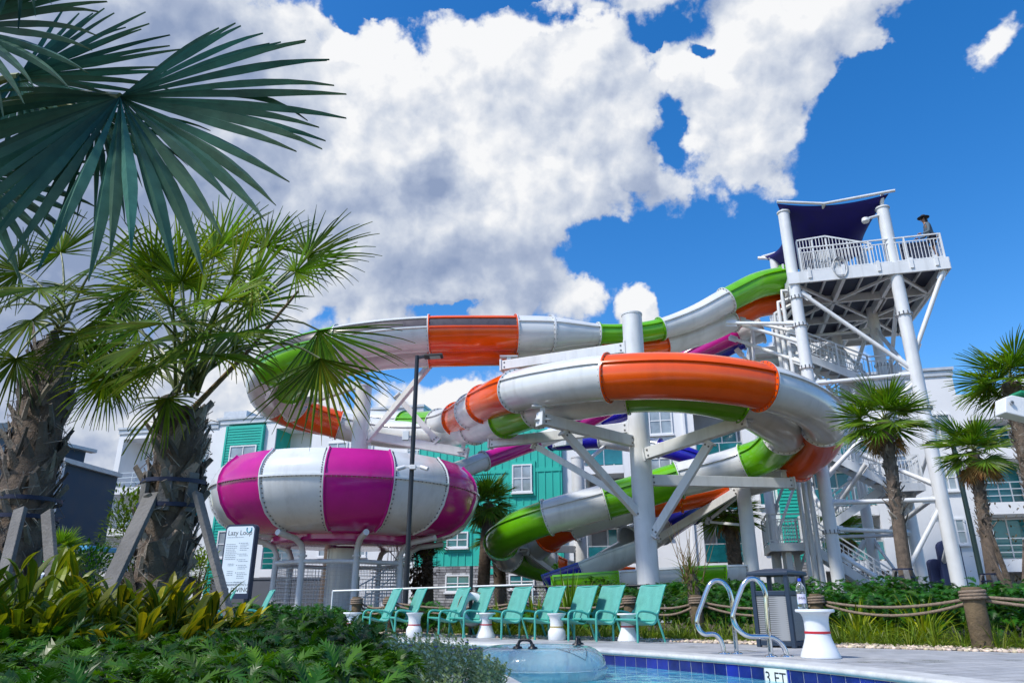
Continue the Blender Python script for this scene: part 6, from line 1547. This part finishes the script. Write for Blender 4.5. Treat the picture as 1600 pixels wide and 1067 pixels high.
# liriope edging behind the gravel
def gpt(s_off, n_off): 
    q, t_ = along(GRAV, LG, s_off); return q + Vector((-t_.y, t_.x, 0)) * n_off
mb_l = []
mb = MB(); s_ = 5.2
while s_ < LG[-1] - 2.6:
    for row in range(3):
        c = gpt(s_ + rnd.uniform(-.1, .1), .62 + row * .32 + rnd.uniform(-.1, .1))
        for k in range(34):
            a = rnd.uniform(0, 6.283); le = rnd.random() ** .7 * 1.15; v = rnd.uniform(.55, 1.3); y = rnd.random() * .6
            d = Vector((math.cos(a) * math.sin(le), math.sin(a) * math.sin(le), math.cos(le)))
            blade(mb, c + Vector((math.cos(a) * .05, math.sin(a) * .05, -.03)), d, rnd.uniform(.26, .48), .014, rnd.uniform(.8, 1.8), None, 4, (v * (1 + 1.5 * y), v * (1 + .5 * y), v))
    s_ += .27
tag(mb.build('lilyturf', m_strap), 'low yellow-green grassy edging behind the gravel', 'groundcover', None, 'stuff')
SP_ = [(1335, 946, 10.6, .62, 'left yellow-green spider-leaf clump beside the bottle stool'), (1435, 942, 10.3, .66, 'right yellow-green spider-leaf clump between the bottle stool and the thick rope post'), (1385, 945, 11.2, .55, 'small spider-leaf clump squeezed between two bigger ones')]
for (px, py, Y, L, lab) in SP_: p = colx(px, py, Y, 0); clump('spider_plant', p, 75, L, .045, lab, 'plant', m_strap, 'yellow-green spider plants by the deck', (1.7, 1.45, .8), 1.25, .7, mix=.7)
for (px, Y, n, L, lab) in ((890, 13.4, 70, 1.08, 'tall bright green sword-leaf plant behind the middle aqua chairs'), (835, 13.0, 40, .72, 'low sword-leaf plant left of the tall one behind the chairs'), (782, 13.2, 34, .62, 'yellowish sword-leaf plant behind the fifth chair')):
    p = colx(px, 950, Y, 0); clump('sword_plant', p, n, L, .055, lab, 'plant', m_strap, 'sword-leaf plants behind the chairs', (1.0, 1.15, .7) if n > 50 else (1.5, 1.3, .7), .75, .25)
for (px, Y, n, L, lab) in ((485, 7.4, 90, .50, 'grassy lily clump above the dark hedge, right of the lone chair'), (525, 7.8, 60, .42, 'smaller grassy lily clump left of the paired chairs'), (448, 7.0, 60, .42, 'grassy lily clump just right of the sign')):
    p = colx(px, 950, Y, 0.02); clump('lily_clump', p, n, L, .03, lab, 'plant', m_strap, 'lily clumps in the left bed', (1.0, 1.1, .7), 1.1, .8)
# yucca with bare twigs
p = colx(1088, 930, 12.3, 0); yu = thing('yucca', p, 'grey-green yucca with a shaggy trunk and bare twigs beside the rope fence', 'plant')
mb = MB(); mb.tube([p + Vector((0, 0, -.05)), p + Vector((-.03, 0, .5)), p + Vector((-.05, 0, .95))], [.1, .11, .08], 10); mb.build('trunk', m_bark, yu)
mb = MB(); c = p + Vector((-.05, 0, 1.0))
for k in range(120):
    a = rnd.uniform(0, 6.283); le = rnd.random() * 1.9; v = rnd.uniform(.5, 1.2); d = Vector((math.cos(a) * math.sin(le), math.sin(a) * math.sin(le), math.cos(le))); blade(mb, c - Vector((0, 0, rnd.random() * .5)), d, rnd.uniform(.3, .55), .022, .4, None, 3, (v * 1.5, v * 1.25, v * 1.6))
mb.build('leaves', m_sabal, yu)
mb = MB()
for k in range(26):
    a = rnd.uniform(0, 6.283); q = c + Vector((rnd.uniform(-.15, .15), rnd.uniform(-.1, .1), -.2)); e = q + Vector((math.cos(a) * .3, math.sin(a) * .3, rnd.uniform(.35, 1.0))); mb.tube([q, q.lerp(e, .5) + Vector((rnd.uniform(-.05, .05), 0, .04)), e], [.008, .005, .002], 5)
mb.build('twigs', m_dead, yu)

# ------- leafy masses
def lobed_leaf(mb, base, d, L, W, tone, r_=rnd, nl=7, droop=.8):
    """deeply lobed glossy leaf"""
    d = Vector(d).normalized(); s = d.cross(UP)
    if s.length < .05: s = Vector((1, 0, 0))
    s.normalize(); s = (s + UP * r_.uniform(-.35, .35)).normalized(); n = s.cross(d).normalized(); mb.col = tone
    mid = []; dd = d.copy(); p = Vector(base)
    for i in range(nl + 2): mid.append(p.copy()); dd = (dd + Vector((0, 0, -droop * .22))).normalized(); p = p + dd * L / (nl + 1)
    vs = []; fs_ = []
    for sg_ in (-1, 1):
        for i in range(nl + 1):
            a, b_ = mid[i], mid[i + 1]; u = (i + .7) / (nl + 1); w = W * math.sin(math.pi * min(.93, .22 + .75 * u)) * r_.uniform(.85, 1.15)
            tipp = a.lerp(b_, .75) + s * sg_ * w + (b_ - a) * 1.5 + n * (w * r_.uniform(-.1, .45))
            k = len(vs); vs += [a, b_, tipp, a.lerp(b_, .35) + s * sg_ * w * .42 + (b_ - a) * .3 + n * w * .12]
            fs_ += [(k, k + 1, k + 2, k + 3)] if sg_ > 0 else [(k + 3, k + 2, k + 1, k)]
    mb.add(vs, fs_)
def inpoly(x, y, P):
    c = False; j = len(P) - 1
    for i in range(len(P)):
        if (P[i][1] > y) != (P[j][1] > y) and x < (P[j][0] - P[i][0]) * (y - P[i][1]) / (P[j][1] - P[i][1]) + P[i][0]: c = not c
        j = i
    return c
rnd.seed(101)
HP = [(-5.2, 1.4), (-.35, 1.4), (-.42, 3.2), (-.75, 4.2), (-.78, 5.0), (-.85, 5.6), (-1.0, 6.3), (-1.6, 6.9), (-2.6, 7.5), (-5.2, 8.4)]
def htop(x, y):
    h = .20 + .043 * (y - 1.4) + .07 * mnoise.noise(Vector((x * 1.3, y * 1.3, 0))) + .035 * mnoise.noise(Vector((x * 4, y * 4, 5)))
    if x < -2.0: h += .02
    h -= .16 * max(0, min(1, (x + 1.75) / .8)) if y > 4.6 else 0
    return min(h, .52 if x < -3.0 or y < 4.6 else .35)
mb = MB(); cnt = 0
while cnt < 24000:
    x, y = rnd.uniform(-5.2, -.3), 1.4 + 7 * rnd.random() ** 1.2
    if not inpoly(x, y, HP) or abs(x) > .85 * y + .5: continue
    z = htop(x, y); u = rnd.random(); z *= 1 - .55 * u * u
    a = rnd.uniform(0, 6.283); el = rnd.uniform(-.3, 1.25); d = (math.cos(a) * math.cos(el), math.sin(a) * math.cos(el) - .15, math.sin(el))
    v = rnd.uniform(.35, 1.4); yy = rnd.random() ** 3.2 * 1.5; L = rnd.uniform(.06, .145)
    lobed_leaf(mb, (x, y, z - .03), d, L, L * .30, (v * (1 + 2.2 * yy), v * (1 + .8 * yy), v)); cnt += 1
tag(mb.build('philodendron_bed', m_dark), 'dense dark glossy leaf mass filling the lower left foreground', 'groundcover', None, 'stuff')
# far hedge beyond the rope fence
mb = MB()
HB = [(2.0, 13.0), (4.6, 11.2), (6.2, 10.2), (8.0, 9.0), (12.5, 6.0), (16.5, 8), (13, 13), (9.0, 15.5), (4.5, 16.5), (1.5, 16)]
cnt = 0
while cnt < 14000:
    x, y = rnd.uniform(1.5, 16), rnd.uniform(6, 16.5)
    if not inpoly(x, y, HB) or x > .8 * y + .4: continue
    h = .55 + .32 * mnoise.noise(Vector((x * .8, y * .8, 2))) + .06 * (y - 11) + .12 * mnoise.noise(Vector((x * 3, y * 3, 7))); z = h * (1 - .75 * rnd.random() ** 1.6)
    a = rnd.uniform(0, 6.283); el = rnd.uniform(-.2, 1.0); v = rnd.uniform(.5, 1.35); yy = rnd.random() ** 4
    L = rnd.uniform(.09, .21); lobed_leaf(mb, (x, y, max(.05, z)), (math.cos(a) * math.cos(el), math.sin(a) * math.cos(el) - .2, math.sin(el)), L, L * .38, (v * (1 + 1.2 * yy), v * 1.25, v)); cnt += 1
tag(mb.build('philodendron_hedge', m_dark), 'dark green leafy hedge below the tower behind the rope fence', 'hedge', None, 'stuff')
mb = MB(); cnt = 0
HB2 = [(-5.5, 14.6), (-2.6, 14.0), (1.0, 12.6), (2.2, 12.2), (2.2, 15.5), (-1, 16), (-6, 17.5)]
while cnt < 3200:
    x, y = rnd.uniform(-6, 2.3), rnd.uniform(12, 17.5)
    if not inpoly(x, y, HB2): continue
    h = .38 + .22 * mnoise.noise(Vector((x * .9, y * .9, 12))) + .1 * mnoise.noise(Vector((x * 3, y * 3, 3))); z = h * (1 - .8 * rnd.random() ** 1.5)
    a = rnd.uniform(0, 6.283); el = rnd.uniform(-.2, 1.0); v = rnd.uniform(.5, 1.3); L = rnd.uniform(.12, .26)
    lobed_leaf(mb, (x, y, max(.04, z)), (math.cos(a) * math.cos(el), math.sin(a) * math.cos(el) - .2, math.sin(el)), L, L * .38, (v * 1.2, v * 1.35, v)); cnt += 1
tag(mb.build('low_hedge', m_dark), 'low dark hedge behind the aqua chairs and rope fence', 'hedge', None, 'stuff')

# ------- variegated shell gingers
rnd.seed(9)
def ginger(px, Y, n, H, lab, gold=.5):
    p = colx(px, 950, Y, 0.0); mb = MB(); n = int(n * 1.5)
    for k in range(n):
        a = rnd.uniform(0, 6.283); le = rnd.uniform(.15, .75); d = Vector((math.cos(a) * math.sin(le), math.sin(a) * math.sin(le) * .7, math.cos(le))); h = H * rnd.uniform(.55, 1.0); q0 = p + Vector((math.cos(a) * .1 * rnd.random(), math.sin(a) * .1 * rnd.random(), -.03)); q1 = q0 + d * h
        mb.mi = 1; mb.col = (1, 1, 1); mb.tube([q0, q0.lerp(q1, .5), q1], [.009, .008, .005], 5); mb.mi = 0
        for j in range(10):
            u = .25 + .75 * j / 9; b_ = q0.lerp(q1, u); sd = Vector((-d.y, d.x, 0)); sd = sd.normalized() if sd.length > .01 else Vector((1, 0, 0)); ld = (d * (.45 + .5 * u) + sd * (.9 - .5 * u) * (1 if j % 2 else -1) + Vector((0, 0, .15))).normalized()
            g = rnd.random() * (.75 + .5 * gold); v = rnd.uniform(.55, 1.25); L = rnd.uniform(.15, .29)
            col = (v * (.45 + .8 * gold), v * (.75 + .35 * gold), v) if g > .45 else (v * .32, v * .55, v * .8)
            wp = lambda t_: max(.02, math.sin(math.pi * min(1, t_ * .96 + .04)) ** .8)
            blade(mb, b_, ld, L, .052, rnd.uniform(.5, 1.1), None, 5, col, None, .18, wp)
            s2 = ld.cross(UP).normalized()      # pale or green side stripe of the variegation
            for q in (-1, 1):
                col2 = (v * 1.1, v * 1.05, v * .7) if g <= .45 else (v * .30, v * .55, v * .7)
                blade(mb, b_ + s2 * q * .011 + Vector((0, 0, .0035)), (ld + s2 * q * .05).normalized(), L * .82, .011, .75, None, 4, col2, None, .1, wp)
    o = mb.build('shell_ginger', [m_ginger, m_stalk], None, loc=p); tag(o, lab, 'plant', 'variegated shell gingers in the left bed')
GI = [(22, 5.6, 13, .66, 'tall striped ginger at the left border, behind a lower one', .3), (118, 5.5, 12, .46, 'striped ginger right of the leftmost palm trunk', .4), (0, 4.2, 12, .62, 'striped ginger cut by the left border in the foreground', .35), (160, 4.3, 11, .50, 'mid-bed ginger with half gold leaves below the left timber prop', .6), (20, 4.8, 12, .78, 'yellow-striped ginger at the far left border below the palm props', .3), (72, 5.2, 11, .40, 'yellow-striped ginger below the green READY sign', .4), (135, 4.6, 12, .50, 'yellow-striped ginger at the foot of the left timber prop', .3), (185, 5.0, 13, .66, 'tall striped ginger left of the strapped palm trunk', .35), (232, 4.7, 12, .56, 'golden ginger in front of the strapped palm trunk', .9), (285, 4.9, 12, .56, 'golden ginger right of the strapped palm trunk', 1.0), (335, 5.2, 11, .40, 'golden ginger at the foot of the right timber prop', .9), (255, 4.0, 9, .40, 'low golden ginger nearest the camera among the dark leaves', .8), (105, 4.0, 9, .46, 'low striped ginger in the middle of the left bed', .35), (30, 3.8, 9, .48, 'low striped ginger near the left border', .3)]
for g_ in GI: ginger(*g_)
# ------- silver plant with violet flowers
rnd.seed(14)
pc = Vector((-.52, 4.25, 0)); sv = thing('silver_bush', pc, 'small silvery bush dotted with violet flowers at the pool edge', 'plant')
mb = MB(); st = MB(); tips = []
for k in range(520):
    a = rnd.uniform(0, 6.283); rr = rnd.random() ** .6; q = pc + Vector((math.cos(a) * rr * .46, math.sin(a) * rr * .75, 0)); h = .27 * (1 - .55 * rr * rr) * rnd.uniform(.8, 1.15); e = q + Vector((math.cos(a) * .06, math.sin(a) * .05, h)); st.tube([q, e], [.002, .001], 4); tips.append(e)
    for j in range(16):
        u = .35 + .65 * j / 15; b2 = q.lerp(e, u); aa = j * 2.4; d = (math.cos(aa), math.sin(aa), .6); v = rnd.uniform(.65, 1.25)
        blade(mb, b2, d, rnd.uniform(.024, .042), .016, .2, None, 2, (v, v * 1.03, v * .95), None, .1, lambda t_: max(.1, math.sin(math.pi * min(1, t_ + .1))))
mb.build('foliage', m_silver, sv); st.build('stems', m_stalk, sv)
for k in range(9):
    e = rnd.choice(tips[:300]) + Vector((0, 0, .012)); mb = MB()
    for j in range(5): a = j * 1.257; blade(mb, e, (math.cos(a), math.sin(a) - .3, .35), .017, .016, .2, None, 2, (1, 1, 1), None, .1, lambda t_: max(.2, math.sin(math.pi * min(1, t_ * .8 + .15))))
    mb.build('flower', m_flower, sv)
# ------- shrubs near the building
def shrub(px, py, Y, r, h, lab, mt, n=700, tone=(1, 1, 1), leaf=.12):
    p = colx(px, 905, Y, 0); o = thing('shrub', p, lab, 'shrub'); c = at(px, py, Y); mb = MB()
    for k in range(6): a = rnd.uniform(0, 6.283); e = Vector((p.x + math.cos(a) * r * .5, p.y + math.sin(a) * r * .5, c.z + rnd.uniform(-.2, .5) * h * .5)); mb.tube([p + Vector((0, 0, -.03)), p.lerp(e, .5) + Vector((0, 0, .1)), e], [.04, .03, .01], 6)
    mb.build('stems', m_bark, o)
    mb = MB()
    for k in range(n):
        d = Vector((rnd.gauss(0, 1), rnd.gauss(0, 1), rnd.gauss(0, 1))).normalized(); rr = rnd.random() ** .4 * (1 + .35 * mnoise.noise(d * 2 + Vector((px, 0, 0)))); q = c + Vector((d.x * r * rr, d.y * r * rr, d.z * h * .5 * rr)); v = rnd.uniform(.5, 1.4)
        blade(mb, q, (d + Vector((rnd.gauss(0, .5), rnd.gauss(0, .5), .4))), leaf * rnd.uniform(.7, 1.3), leaf * .45, .4, None, 2, (tone[0] * v, tone[1] * v, tone[2] * v), None, .15, lambda t_: max(.1, math.sin(math.pi * min(1, t_ * .95 + .05))))
    mb.build('leaves', mt, o)
shrub(196, 838, 30, 1.0, 4.2, 'tall loose shrub before the left end of the white building', m_strap, 1400, (.9, .8, .7), .22)
shrub(308, 893, 22, .62, 1.3, 'rounded yellow-green shrub between the strapped palm and the rules sign', m_strap, 1100, (1.3, 1.05, .5), .12)
shrub(136, 890, 26, 1.0, 1.8, 'dark low shrub below the light-blue canopy', m_dark, 900, (1, 1, 1), .18)
shrub(654, 872, 31, .75, 2.6, 'dark-leaved magnolia with russet undersides beside the lamp post', m_dead, 700, (.30, .22, .2), .26)
shrub(1585, 850, 13, .75, 1.7, 'bare twiggy grey shrub at the right border', m_dead, 160, (.45, .5, .5), .07)
